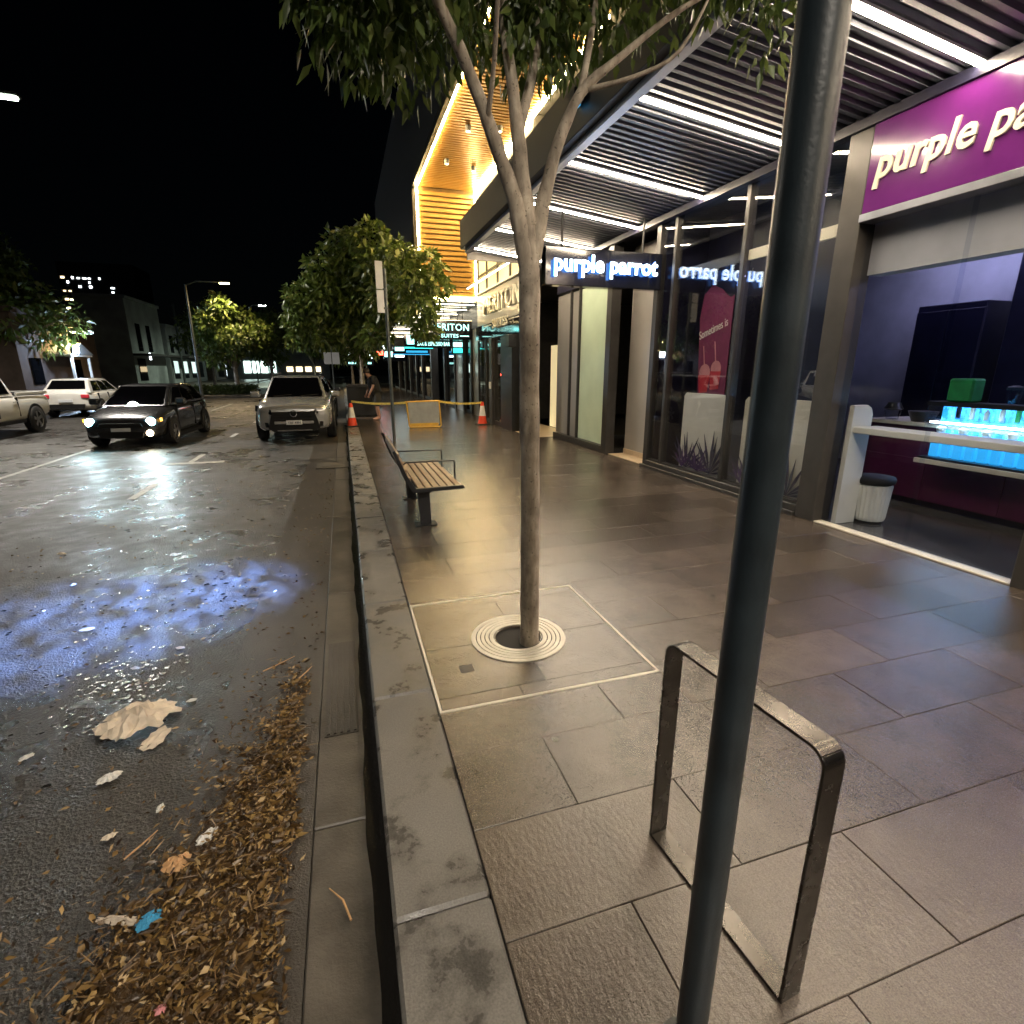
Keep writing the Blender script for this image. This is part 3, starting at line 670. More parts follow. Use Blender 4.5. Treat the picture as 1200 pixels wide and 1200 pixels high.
# ------------------------------------------------------------------ behind the shop glass
t = thing('bar_ledge', 'white laminate standing ledge with a tall rounded end panel inside the open shop', 'ledge', (5.36, 4.36, 0))
MB().prism([(-.16, 0), (.12, 0), (.12, 1.22), (.09, 1.29), (.03, 1.32), (-.16, 1.32)], 'y', -.06, .0).build('end_panel', 'white', t, bevel=.004)
MB().box(-.14, .20, -3.6, -.065, 1.03, 1.095, .006).build('top', 'white', t)
MB().box(-.10, .16, -3.6, -3.54, 0.0, 1.028).build('support', 'white', t)
def stool(x, y0, lb):
    t = thing('stool', lb, 'stool', (x, y0, 0), 0, 'tub stools under the ledge')
    pr = []; mb = MB(); n = 48
    for h, r in ((.03, .155), (.06, .165), (.42, .185), (.44, .18)):
        pr.append((h, r))
    vs = []
    for h, r in pr:
        for j in range(n): a = 2*math.pi*j/n; q = r*(1 if j % 2 else .955); vs.append((q*math.cos(a), q*math.sin(a), h))
    mb.add(vs, [(i*n+j, i*n+(j+1) % n, (i+1)*n+(j+1) % n, (i+1)*n+j) for i in range(3) for j in range(n)] + [tuple(range(n))[::-1], tuple(3*n+j for j in range(n))])
    mb.build('tub', 'white', t); MB().lathe([(.17, .445), (.20, .46), (.205, .50), (.19, .53), (.05, .54)], n=28).build('seat_pad', 'rubber', t, smooth=60)
    MB().lathe([(.14, 0), (.14, .029)], n=24).build('foot_ring', 'rubber', t)
stool(5.66, 4.28, 'white ribbed tub stool with black seat pad beside the end panel')
t = thing('counter', 'maroon panelled shop counter with a pale top', 'counter', (6.9, 4.9, 0))
MB().box(0, .7, -4.6, .55, .08, 1.0).build('front_panel', 'maroon', t)
for k in range(6): MB().box(-.012, -.001, -4.6+k*.86, -4.6+k*.86+.85, .09, .60, .003).build('panel', 'maroon', t)
MB().box(-.06, .74, -4.6, .58, 1.001, 1.045, .005).build('top', 'trim', t); MB().box(.05, .6, -4.6, .5, 0, .078).build('plinth', 'shopdark', t)
M_goods, _nt, _p = new_mat('chilled goods behind the lit glass'); _v = pos(_nt)
_n = noise(_nt, 13, 5, mapped(_nt, _v, (1, 1.6, 1)), .7); _b = N(_nt, 'ShaderNodeTexBrick'); _b.inputs['Scale'].default_value = 9
_nt.links.new(N(_nt, 'ShaderNodeTexCoord').outputs['Object'], _b.inputs['Vector'])
_r = ramp(_nt, _n.outputs[0], [(.30, (.004, .02, .09)), (.45, (.02, .16, .50)), (.60, (.06, .50, 1.0)), (.78, (.45, .95, 1.0))])
_nt.links.new(_r.outputs[0], _p.inputs['Emission Color']); _p.inputs['Emission Strength'].default_value = 2.6; _p.inputs['Base Color'].default_value = (.05, .15, .25, 1)
t = thing('display_case', 'glass display case glowing cyan on the shop counter', 'display case', (6.62, 4.55, .66))
MB().box(.0, .26, -1.25, -.02, 0, .02).build('base', 'blackmetal', t); MB().box(-.03, .0, -1.27, .0, -.06, -.005, .004).build('front_rail', 'trim', t)
MB().box(.24, .26, -1.23, -.04, .021, .62).build('back_panel', M_goods, t)
for z0 in (.30, .47): MB().box(.02, .235, -1.23, -.04, z0, z0+.015).build('shelf', 'clearglass', t)
MB().box(.03, .06, -1.2, -.06, .42, .44).build('light_tube', 'cyanwhite', t)
for k in range(9): MB().box(.08, .19, -1.20+k*.128, -1.20+k*.128+.1, .022, .20, .012).build('tray', 'bluegl', t)
for k in range(16):
    y0 = -1.19 + k*.073; c = ('white', 'green', 'cyan', 'bluegl', 'shopdark', 'white', 'silverlid')[k*3 % 7]
    MB().lathe([(.024, 0), (.026, .08 + .03*(k % 3)), (.010, .10 + .03*(k % 3)), (.010, .115 + .02*(k % 3))], (.20, y0, .486 if k % 2 else .022), 10).build('bottle', c, t, smooth=50)
for k in range(5): MB().lathe([(.04, 0), (.055, .05), (.02, .07)], (.13, -1.1+k*.24, .316), 12).build('dish', 'white', t, smooth=50)
MB().box(-.01, .27, -1.26, -.01, .621, .67).build('lid', 'blackmetal', t); MB().box(-.008, -.003, -1.24, -.03, .022, .62).build('front_glass', 'clearglass', t)
tag(MB().box(0, .2, 0, .26, 0, .26, .02).build('box', 'green', loc=(6.66, 4.12, 1.331)), 'small green box standing on the display case', 'box')
for i, (x, y0, r, lb) in enumerate(((7.0, 5.22, .10, 'clear tub with a black lid on the counter'), (7.05, 4.86, .16, 'wide black basket on the counter'))):
    t = thing('tub', lb, 'tub', (x, y0, 1.046)); MB().lathe([(r*.7, 0), (r, .12), (r*.95, .12), (r*.65, .01)], n=20).build('body', 'clearglass' if i == 0 else 'blackmetal', t, smooth=50)
    MB().lathe([(r*.8, .121), (r*1.1, .14), (r*.7, .22)] if i == 0 else [(r, .121), (r*1.04, .13), (r*.2, .14)], n=20).build('lid', 'blackmetal', t, smooth=50)
t = thing('cabinet', 'tall dark joinery cabinet behind the counter', 'cabinet', (8.6, 6.32, 0))
MB().box(0, .58, -.95, 0, 0, 2.62, .01).build('carcass', 'shopdark', t)
for y0 in (-.94, -.465): MB().box(-.02, -.001, y0, y0+.455, .02, 2.53, .004).build('door', 'shopdark', t)
t = thing('cabinet', 'second tall dark cabinet further along behind the counter', 'cabinet', (8.6, 5.1, 0))
MB().box(0, .58, -1.3, 0, 0, 3.2, .01).build('carcass', 'shopdark', t); MB().box(-.02, -.001, -1.28, -.02, .02, 3.1, .004).build('door', 'shopdark', t)
for i, (y0, h, lb) in enumerate(((4.05, .42, 'tall blender jug on the counter past the green box'), (3.70, .34, 'squat blender jug on the counter past the taller one'))):
    t = thing('blender', lb, 'blender', (7.25, y0, 1.046)); MB().box(-.09, .09, -.09, .09, 0, .14, .02).build('base', 'blackmetal', t); MB().lathe([(.05, .141), (.075, h), (.07, h), (.045, .15)], n=16).build('jug', 'clearglass', t, smooth=50); MB().lathe([(.078, h+.001), (.078, h+.03), (.03, h+.05)], n=16).build('lid', 'rubber', t)
for i, (y0, z0, w, lb) in enumerate(((4.55, 2.35, .85, 'pale printed menu board on the back wall over the cabinet gap'), (6.75, 1.5, .55, 'small pale notice on the back wall beside the tall cabinet'))):
    t = thing('menu_board', lb, 'menu board', (9.18, y0, z0)); MB().box(-.02, -.001, -w, 0, 0, .5, .004).build('board', 'shopwall', t)
    for k in range(4): MB().box(-.024, -.021, -w+.06, -w*.35+.05*(k % 2), .08+k*.1, .115+k*.1).build('print_line', 'maroon', t)
t = thing('led_line', 'violet led line above the shop counter', 'led strip', (8.35, 6.6, 3.60))
MB().box(0, .05, -5.6, 0, .013, .04).build('channel', 'shopdark', t); MB().box(.005, .045, -5.6, 0, 0, .012).build('diffuser', 'violetled', t)
def palm(parent, y0, z0, s, n, m, x=-.012, spread=150):
    for k in range(n):
        a = R(90 - spread/2 + spread*k/(n-1) + random.uniform(-6, 6)); l = s*random.uniform(.75, 1.1); w = l*.045
        dy, dz = -math.cos(a), math.sin(a); q = [(y0, z0), (y0+dy*l*.5-dz*w, z0+dz*l*.5+dy*w), (y0+dy*l, max(.02, z0+dz*l)), (y0+dy*l*.5+dz*w, z0+dz*l*.5-dy*w)]
        MB().prism(q, 'x', x-.003-.0004*k, x).build('leaf_decal', m, parent)
for y0, y1, lb in ((4.76, 5.98, 'white low screen with palm leaf print beside the bronze column'), (6.30, 7.36, 'white low screen with palm leaf print below the maroon banner')):
    t = thing('screen_panel', lb, 'screen', (5.24, y0, .0))
    MB().prism([(0, .135), (y1-y0, .135), (y1-y0, 1.28), (y1-y0-.05, 1.33), (.05, 1.33), (0, 1.28)], 'x', 0, .05).build('board', 'white', t)
    w = y1-y0
    palm(t, .25*w, .15, .62, 11, 'palm'); palm(t, .80*w, .15, .56, 11, 'palm'); palm(t, .52*w, .14, .42, 9, 'palmpurple', -.020); palm(t, .98*w-.08, .14, .34, 7, 'palmpurple', -.02, 100)
t = thing('banner', 'maroon feather banner printed with iced drinks behind the glass', 'banner', (5.46, 6.70, 1.12))
MB().prism([(.0, .0), (.62, .0), (.70, .9), (.74, 1.35), (.68, 1.68), (.50, 1.80), (.28, 1.72), (.12, 1.60), (.06, 1.58), (.0, 1.60)], 'x', 0, .012).build('fabric', 'banner', t)
letters('Sometimes is', .17, .002, frame_mx((-.004, .70, 1.02), (0, -1, .28), (0, .28, 1)), t, ['cream'], .004, 1, .1, .66)
for y0, z0, s in ((.50, .52, 1), (.24, .58, .9)):
    MB().prism(arc((y0, z0), .13*s, 0, 360, 16)[:-1], 'x', -.006, -.002).build('drink_print', 'pinkprint', t); MB().prism([(y0-.1, z0-.30), (y0+.09, z0-.32), (y0+.14*s, z0-.04), (y0-.14*s, z0-.04)], 'x', -.009, -.0065).build('cup_print', 'redprint', t)
    MB().prism([(y0+.01, z0+.1), (y0+.03, z0+.1), (y0+.09, z0+.40), (y0+.07, z0+.40)], 'x', -.006, -.002).build('straw_print', 'pinkprint', t)
MB().tube([(.02, -.01, -1.12), (.02, -.02, 1.2), (.02, -.1, 1.75), (.02, -.3, 1.9)], .008, 6).build('pole', 'steel', t)

# ------------------------------------------------------------------ the golden portal building
GX = 4.42
b2 = thing('portal_building', 'building with a gold slatted double height recess edged in warm light lines', 'building', (GX, 15, 0))
def p2(*a, **k): return part(*a, root=b2, **k)
p2('roof_block', 'darkwall', 2.46, 13, 9.0, 18.3, 7.16, 10.5)
p2('end_block', 'darkwall', 2.46, 13, 18.14, 33, 3.92, 10.5)
p2('upper_wall', 'darkwall', 4.50, 13, 12.7, 18.12, 3.98, 7.14)
sb = p2('soffit_board', 'golddark', 2.62, 4.48, 9.02, 18.12, 7.12, 7.155)
m1 = MB().box(0, 1.78, 0, .085, 0, .05, .006).mesh('slat')
y = 9.1
while y < 17.95: o = put('slat', m1, 'gold', b2); o.location = (2.66-GX, y-15, 7.066); y += .135
wb = p2('end_board', 'golddark', 2.62, 4.48, 18.07, 18.135, 3.92, 7.115)
m1 = MB().box(0, 1.74, 0, .05, 0, .108, .008).mesh('slat')
z = 3.98
while z < 7.0: o = put('slat', m1, 'gold', b2); o.location = (2.67-GX, 18.015-15, z); z += .152
p2('led_line', 'goldstrip', 2.585, 2.625, 9.0, 18.0, 7.03, 7.09); p2('led_line', 'goldstrip', 4.41, 4.45, 9.0, 18.0, 7.0, 7.06)
p2('led_line', 'goldstrip', 2.585, 2.63, 17.99, 18.04, 3.95, 7.02); p2('led_line', 'goldstrip', 4.42, 4.46, 17.99, 18.04, 3.95, 6.99)
p2('led_line', 'goldstrip', 2.64, 4.41, 17.99, 18.03, 3.90, 3.945)
p2('edge_frame', 'fascia', 2.47, 2.583, 9.0, 18.13, 7.02, 7.155); p2('edge_frame', 'fascia', 2.47, 2.583, 17.98, 18.13, 3.86, 7.01)
for x, y0 in ((3.2, 13.5), (3.1, 15.6), (3.9, 15.9), (3.9, 13.3)):
    d = MB().lathe([(.06, 6.95), (.07, 7.06)], (x-GX, y0-15, 0), 14).build('downlight', 'blackmetal', b2); MB().lathe([(.045, 6.944), (.045, 6.949)], (x-GX, y0-15, 0), 12).build('lens', 'downlit', d)
p2('recess_window', 'creamlit', 4.46, 4.49, 13.0, 17.8, 4.02, 6.2)
for y0 in (13.0, 14.2, 15.4, 16.6, 17.7): p2('window_bar', 'fascia', 4.42, 4.458, y0, y0+.1, 4.0, 6.3)
for z0 in (4.5, 5.3, 6.22): p2('window_bar', 'fascia', 4.425, 4.455, 12.9, 17.9, z0, z0+.07)
# name panel over the entrance
p2('name_panel', 'greypanel', 4.36, 4.46, 12.7, 17.6, 3.02, 3.94, bv=.005); p2('panel_edge', 'cream', 4.30, 4.46, 12.7, 17.6, 3.945, 3.99)
p2('glass_band', 'blacksign', 4.38, 4.44, 12.7, 17.9, 2.60, 3.015)
nm = thing('entrance_sign', 'raised cream serif style letters on the grey panel over the hotel entrance', 'sign', (4.355, 16.9, 3.0))
letters('MERITON', .66, .03, frame_mx((-.035, -.35, .30), (0, -1, 0), (0, 0, 1)), nm, ['cream'], .01, 1.05, 0, 3.5)
letters('SUITES', .34, .02, frame_mx((-.055, -1.35, -.16), (0, -1, 0), (0, 0, 1)), nm, ['cream'], .008, 1.05, 0, 1.5)
MB().box(-.07, -.03, -1.2, -.45, -.06, -.03).build('rule', 'cream', nm); MB().box(-.07, -.03, -3.8, -3.0, -.06, -.03).build('rule', 'cream', nm)
lw = thing('wall_washer', 'warm light line above the entrance name panel', 'light', (4.05, 15, 4.16))
MB().box(-.03, .03, -2.2, 2.6, .011, .05).build('channel', 'edge', lw); MB().box(-.02, .02, -2.2, 2.6, 0, .01).build('diffuser', 'lowstrip', lw)
# entrance below the panel
p2('lobby_back', 'creamlit', 5.9, 5.95, 12.9, 14.9, .02, 2.35)
p2('lobby_floor', 'timberfloor', 4.5, 5.9, 12.6, 17.8, -.001, .006)
p2('pier', 'blackmetal', 4.40, 4.75, 13.98, 15.05, 0, 2.595); p2('pier', 'column', 4.36, 4.6, 15.9, 16.2, 0, 2.595)
p2('pier', 'dframe', 4.40, 4.7, 12.62, 12.80, 0, 2.595)
p2('side_wall', 'darkwall', 4.55, 7, 17.4, 17.6, 0, 2.595); p2('intercom', 'white', 4.33, 4.358, 15.98, 16.1, 1.1, 1.3)
for y0, y1 in ((12.82, 13.40), (15.07, 15.88), (16.22, 16.85), (16.95, 17.9)):
    d = p2('door', 'dframe', 4.43, 4.50, y0, y1, 0.02, .14); p2('leaf_glass', 'winglass', 4.46, 4.47, y0+.04, y1-.04, .141, 2.55, par=d); p2('stile', 'dframe', 4.43, 4.50, y0, y0+.045, .141, 2.59, par=d)
    p2('stile', 'dframe', 4.43, 4.50, y1-.045, y1, .141, 2.59, par=d)
mx = MB().prism(arc((0, 0), .16, 0, 360, 18)[:-1], 'x', 0, .004).build('door_disc', 'white', b2, loc=(4.452-GX, 13.08-15, 1.05))
p2('speaker_box', 'blackmetal', 4.2, 4.40, 13.6, 13.9, 2.25, 2.56, bv=.01)
p2('red_light', 'redlit', 4.395, 4.4, 15.03, 15.06, 1.5, 1.55)
# ground floor beyond the portal
b3 = thing('shop_row', 'row of dark shopfronts under the overhang past the portal', 'building', (4.6, 25, 0))
def p3(*a, **k): return part(*a, root=b3, **k)
p3('back_wall', 'darkwall', 5.6, 13, 18.2, 60, 0, 3.9); p3('overhang', 'darkwall', 2.46, 13, 33.05, 60, 3.92, 7.5)
p3('soffit', 'greypanel', 2.47, 5.58, 18.14, 60, 3.84, 3.91)
y = 18.2; k = 0
for wdt, m in ((.25, 'column'), (1.3, 'greypanel'), (.2, 'blackmetal'), (1.2, 'g'), (.2, 'blackmetal'), (1.5, 'greypanel'), (.15, 'blackmetal'), (1.2, 'g'), (1.0, 'g'), (.35, 'blackmetal'), (3.6, None), (.3, 'column'), (1.6, 'g'), (1.6, 'g'), (.3, 'column'), (2.4, 'g'), (.4, 'blackmetal'), (3, 'g'), (.4, 'column'), (3, 'g'), (.4, 'column'), (4, 'g'), (.4, 'column'), (5, 'g')):
    if m == 'g':
        w = p3('window', 'blackmetal', 4.72, 4.78, y, y+wdt, 0, .12); p3('pane', 'farglass', 4.74, 4.75, y, y+wdt, .121, 3.1, par=w)
    elif m: p3('wall_panel', m, 4.70 if m == 'greypanel' else 4.62, 5.0, y, y+wdt, 0, 3.1)
    y += wdt
p3('header', 'blackmetal', 4.66, 5.0, 18.2, 60, 3.105, 3.835)
p3('lobby_glow', 'winlit', 5.3, 5.5, 26.8, 30, 2.9, 2.95)
for i, (y0, x0, x1) in enumerate(((18.6, 2.8, 4.5), (20.2, 2.8, 4.6), (21.9, 2.8, 4.6), (23.6, 2.8, 4.6), (27, 2.7, 4.5), (30.5, 2.7, 4.5), (34, 2.7, 4.5), (38, 2.7, 4.5))):
    t = thing('strip_light', 'soft warm strip light below the overhang soffit past the portal', 'strip light', (x0, y0, 3.79), 0, 'strip lights under the overhang')
    MB().box(0, x1-x0, -.05, .05, .012, .049).build('housing', 'edge', t); MB().box(0, x1-x0, -.035, .035, 0, .011).build('tube', 'lowstrip', t)
def blade(lb, x0, x1, y0, z0, z1, face, txt, sub=None, mt='teal'):
    t = thing('blade_sign', lb, 'shop sign', (x0, y0, z0)); w, h = x1-x0, z1-z0
    MB().box(0, w, 0, .14, 0, h, .01).build('panel', face, t)
    if txt: letters(txt, h*(.48 if sub else .62), .008, frame_mx((w*.07, -.016, h*(.48 if sub else .25)), (1, 0, 0), (0, 0, 1)), t, [mt], .004, 1.08, 0, w*.86)
    if sub:
        letters(sub, h*.26, .008, frame_mx((w*.31, -.016, h*.12), (1, 0, 0), (0, 0, 1)), t, [mt], .0, 1.08, 0, w*.38)
        for a in (.07, .73): MB().box(w*a, w*(a+.20), -.02, -.005, h*.18, h*.22).build('rule', mt, t)
    for x in (.2*w, .8*w): MB().tube([(x, .07, h), (x, .07, 3.84-z0)], .015, 6).build('hanger', 'blackmetal', t)
    return t
blade('dark blade sign with teal white hotel letters under the overhang', 2.75, 4.25, 17.95, 2.62, 3.24, 'blacksign', 'MERITON', 'SUITES')
blade('small dark blade sign with a bar name below the hotel blade sign', 2.55, 3.9, 19.6, 2.42, 2.72, 'blacksign', 'BAR & ESPRESSO BAR')
def loose_sign(lb, x0, x1, y0, z0, z1, m, blobs):
    t = thing('blade_sign', lb, 'shop sign', (x0, y0, z0)); w, h = x1-x0, z1-z0
    MB().box(0, w, 0, .12, 0, h, .02).build('panel', m, t)
    for a, b, c, d, mm in blobs: MB().box(w*a, w*b, -.02, -.002, h*c, h*d, .01).build('lit_mark', mm, t)
    MB().tube([(w*.5, .06, h), (w*.5, .06, 3.84-z0)], .015, 6).build('hanger', 'blackmetal', t)
loose_sign('teal glowing blade sign with a curled mark past the bar sign', 2.55, 3.75, 23.0, 2.50, 3.1, 'blacksign', ((.1, .35, .3, .9, 'teal'), (.42, .7, .45, .85, 'teal'), (.74, .95, .3, .7, 'teal'), (.0, 1, .02, .12, 'tealdim')))
loose_sign('small square teal sign fixed between shop windows', 4.2, 4.75, 21.2, 2.25, 2.75, 'blacksign', ((.1, .9, .55, .9, 'teal'), (.1, .9, .1, .45, 'tealdim')))
loose_sign('wide blue and white lit sign deeper under the overhang', 2.5, 4.3, 27.5, 2.35, 2.75, 'blacksign', ((.05, .3, .5, .95, 'teal'), (.35, .95, .3, .55, 'bluegl'), (0, 1, .05, .15, 'bluegl')))
loose_sign('pale lit cafe sign deeper under the overhang', 2.3, 3.6, 31.5, 2.1, 2.7, 'blacksign', ((.05, .4, .4, .9, 'teal'), (.5, .9, .4, .8, 'letterface')))
loose_sign('tiny red and white lit sign beside the person', 1.9, 2.7, 33, 2.4, 3.1, 'blacksign', ((.1, .8, .6, .95, 'letterface'), (.2, .7, .1, .4, 'redlit')))
loose_sign('bright white lit sign beyond the planter tree', .3, 2.3, 41, 1.9, 3.2, 'shopdark', ((.05, .3, .4, .9, 'letterface'), (.34, .6, .35, .95, 'letterface'), (.64, .95, .4, .85, 'letterface'), (.1, .9, .1, .2, 'teal')))

# ------------------------------------------------------------------ vehicles
def wheel(car, x, y, r, w):
    s = 1 if y > 0 else -1
    wo = MB().lathe([(r*.62, -w/2), (r*.93, -w/2), (r, -w*.36), (r, w*.36), (r*.93, w/2), (r*.62, w/2)], (x, y, r), 28, 'y', cap=False).build('wheel', 'rubber', car, smooth=50)
    MB().lathe([(r*.62, w*.30*s), (r*.57, w*.18*s), (r*.1, w*.22*s)], (x, y, r), 24, 'y').build('rim_dish', 'plastic', wo)
    b = MB()
    for k in range(5):
        a = 2*math.pi*k/5+.3; dx, dz = math.cos(a), math.sin(a); n = Vector((-dz, 0, dx))
        c = Vector((x, y+s*w*.40, r)); d = Vector((dx, 0, dz))
        v = [c+d*r*.08+n*r*.09, c+d*r*.08-n*r*.09, c+d*r*.62-n*r*.13, c+d*r*.62+n*r*.13]; o = Vector((0, -s*.03, 0))
        b.add(v+[p+o for p in v], [(0, 1, 2, 3), (7, 6, 5, 4), (0, 4, 5, 1), (1, 5, 6, 2), (2, 6, 7, 3), (3, 7, 4, 0)])
    b.lathe([(r*.15, w*.36*s), (r*.15, w*.44*s)], (x, y, r), 12, 'y'); b.lathe([(r*.60, w*.34*s), (r*.66, w*.47*s), (r*.64, w*.48*s)], (x, y, r), 28, 'y', cap=False)
    b.build('rim', 'alloy', wo)
def make_car(name, label, loc, rz, paint, st, gh, wheels, wr, group=None, front=None, rear=None, belt=None, nwin=3, tray=None, mirrors=None):
    """st: stations (x, half width, z low, z top) rear to front; gh: greenhouse (xr0, xf0, zbelt, w0, xr1, xf1, zroof, w1)"""
    car = thing(name, label, 'car', loc, rz, group); vs = []; n = 14
    for x, w, zb, zt in st:
        h = zt-zb; half = [(0, zb), (w*.82, zb), (w*.965, zb+.10*h), (w, zb+.34*h), (w*.995, zb+.66*h), (w*.955, zb+.90*h), (w*.84, zt), (0, zt+.025)]
        ring = half[:-1] + [half[-1]] + [(-a, b) for a, b in half[1:-1]][::-1]
        vs += [(x, a, b) for a, b in ring]
    n = len(vs)//len(st); k = len(st)
    fs = [(i*n+j, i*n+(j+1) % n, (i+1)*n+(j+1) % n, (i+1)*n+j) for i in range(k-1) for j in range(n)] + [tuple(range(n))[::-1], tuple((k-1)*n+j for j in range(n))]
    body = MB().add(vs, fs).build('body', paint, car, smooth=60, sub=2)
    xr0, xf0, zb, w0, xr1, xf1, zr, w1 = gh
    q = lambda x, y, z: Vector((x, y, z))
    bl = [q(xr0, -w0, zb), q(xf0, -w0*.93, zb), q(xf0, w0*.93, zb), q(xr0, w0, zb)]; tp = [q(xr1, -w1, zr), q(xf1, -w1*.97, zr), q(xf1, w1*.97, zr), q(xr1, w1, zr)]
    mid = q((xr1+xf1)/2, 0, zr+.045)
    g = MB().add(bl+tp+[q((xr1+xf1)/2, -w1, zr+.03), q((xr1+xf1)/2, w1, zr+.03)], [(0, 1, 5, 8, 4), (2, 3, 7, 9, 6), (1, 2, 6, 5), (3, 0, 4, 7), (4, 8, 9, 7), (8, 5, 6, 9)])
    cab = g.build('cabin', paint, car, smooth=35, bevel=.05)
    ws = (bl[1], bl[2], tp[2], tp[1]); MB().patch(ws, .05, .95, .05, .93, .012, .02).build('windscreen', 'carglass', car, smooth=40)
    rw = (bl[3], bl[0], tp[0], tp[3]); MB().patch(rw, .08, .92, .25, .90, .012, .02).build('rear_window', 'carglass', car, smooth=40)
    for sgn in (-1, 1):
        sq = (bl[0], bl[1], tp[1], tp[0]) if sgn < 0 else (bl[2], bl[3], tp[3], tp[2])
        cuts = [.10+.82*i/nwin for i in range(nwin+1)]
        for i in range(nwin):
            MB().patch(sq, cuts[i]+.012, cuts[i+1]-.012, .10, .86, .012, .02).build('side_window', 'carglass', car, smooth=40)
        for i in range(min(2, nwin)):
            x = (xf0+xr0)/2 + (.05 if i == 0 else -.95); MB().box(x, x+.2, sgn*st[len(st)//2][1]*1.0-.012, sgn*st[len(st)//2][1]*1.0+.012, zb-.17, zb-.135, .006).build('door_handle', paint, car)
        ww = st[len(st)//2][1]
        for x in (xf0-.28, (xf0+xr0)/2-.02, (xf0+xr0)/2-.98): MB().box(x-.008, x+.008, min(sgn*(ww-.06), sgn*(ww+.001)), max(sgn*(ww-.06), sgn*(ww+.001)), st[3][2]+.16, zb-.04).build('door_seam', 'plastic', car)
        MB().box(-1.0, 1.0, min(sgn*(ww-.09), sgn*(ww-.012)), max(sgn*(ww-.09), sgn*(ww-.012)), st[3][2]-.03, st[3][2]+.07, .01).build('side_sill', 'plastic', car)
        mxx = xf0-.32; mw = st[len(st)//2][1]
        mi = MB().box(mxx-.07, mxx+.07, min(sgn*(mw-.02), sgn*(mw+.20)), max(sgn*(mw-.02), sgn*(mw+.20)), zb+.02, zb+.17, .03).build('mirror', paint, car)
        wh = st[len(st)//2][1]
        for x in wheels:
            MB().prism([(x+(wr+.07)*math.cos(a), max(.2, wr+(wr+.07)*math.sin(a))) for a in [R(-20+220*i/20) for i in range(21)]], 'y', sgn*(wh-.03), sgn*(wh+.006)).build('wheel_arch', 'plastic', car)
            wheel(car, x, sgn*(wh-.085), wr, .23)
    return car
SUV = [(-2.42, .76, .50, .98), (-2.36, .88, .34, 1.06), (-1.7, .945, .27, 1.09), (-.4, .955, .25, 1.08), (.9, .955, .25, 1.09), (1.35, .95, .26, 1.09), (1.95, .93, .27, 1.03), (2.28, .88, .29, .96), (2.40, .80, .33, .86)]
suv = make_car('parked_suv', 'silver seven seat suv parked facing along the kerb with black grille', (-1.27, 16.95, RZ), R(-90), 'silverpaint', SUV, (-2.28, 1.30, 1.07, .86, -2.0, .42, 1.62, .66), (-1.45, 1.50), .37)
F = 2.40
def fx(y, z): return F + .02 - .30*max(0, abs(y)-.45)**1.6
MB().prism([(-.50, .78), (.50, .78), (.56, .60), (.62, .36), (.50, .28), (-.50, .28), (-.62, .36), (-.56, .60)], 'x', F-.06, F+.020).build('grille', 'plastic', suv, bevel=.01)
for z0 in (.66, .72, .58): MB().box(F+.021, F+.032, -.46, .46, z0, z0+.018, .004).build('grille_bar', 'plastic', suv)
MB().box(F+.021, F+.04, -.47, .47, .47, .545, .012).build('bumper_bar', 'silverpaint', suv)
pl = MB().box(F+.041, F+.05, -.19, .19, .455, .565, .003).build('number_plate', 'plate', suv); letters('TBF 49H', .085, .001, frame_mx((F+.0525, -.15, .475), (0, 1, 0), (0, 0, 1)), pl, ['shopdark'], .003, 1, 0, .30)
MB().lathe([(.085, 0), (.085, .012), (.068, .014), (.068, 0)], (F+.034, 0, .735), 20, 'x', cap=False).build('badge', 'chrome', suv); MB().tube([(F+.045, -.05, .735), (F+.045, .05, .735)], .012, 6).build('badge_bar', 'chrome', suv)
MB().box(F+.021, F+.045, -.42, .42, .29, .325, .01).build('skid_plate', 'alloy', suv)
for s in (-1, 1):
    q = [(F+.00, s*.50, .70), (F-.30, s*.905, .78), (F-.36, s*.90, .93), (F-.03, s*.50, .82)]
    if s < 0: q = [q[1], q[0], q[3], q[2]]
    MB().patch(q, 0, 1, 0, 1, .035, .05, 4, 2).build('headlight', 'chrome', suv, smooth=40); 
    MB().patch(q, .1, .9, .15, .5, .042, .01, 4, 1).build('lamp_lens', 'carglass', suv)
    q = [(F-.02, s*.60, .40), (F-.16, s*.84, .40), (F-.16, s*.85, .52), (F-.02, s*.62, .52)]
    if s < 0: q = [q[1], q[0], q[3], q[2]]
    MB().patch(q, 0, 1, 0, 1, .03, .05).build('fog_light', 'plastic', suv); MB().tube([(-1.9, s*.62, 1.70), (.2, s*.64, 1.70)], .018, 8).build('roof_rail', 'alloy', suv)
for s in (-.35, .35): MB().tube([(1.32, s-.2, 1.12), (1.22, s+.25, 1.16)], .012, 5).build('wiper', 'plastic', suv)
HAT = [(-2.08, .68, .45, .92), (-2.0, .80, .30, .98), (-1.3, .86, .20, 1.0), (0, .87, .18, .98), (.75, .87, .18, .97), (1.15, .86, .20, .94), (1.7, .83, .20, .83), (2.02, .76, .24, .72), (2.12, .66, .30, .62)]
hat = make_car('dark_hatchback', 'charcoal hatchback driving along the road with its headlights on', (-4.95, 16.6, RZ), R(-93), 'darkpaint', HAT, (-1.98, 1.20, .95, .78, -1.35, .30, 1.42, .58), (-1.28, 1.33), .315)
F = 2.12
MB().prism([(-.42, .60), (.42, .60), (.46, .50), (-.46, .50)], 'x', F-.03, F+.012).build('grille', 'plastic', hat, bevel=.006); MB().prism([(-.48, .40), (.48, .40), (.42, .26), (-.42, .26)], 'x', F-.05, F+.012).build('lower_intake', 'plastic', hat)
MB().box(F+.002, F+.014, -.2, .2, .41, .49, .003).build('number_plate', 'plate', hat)
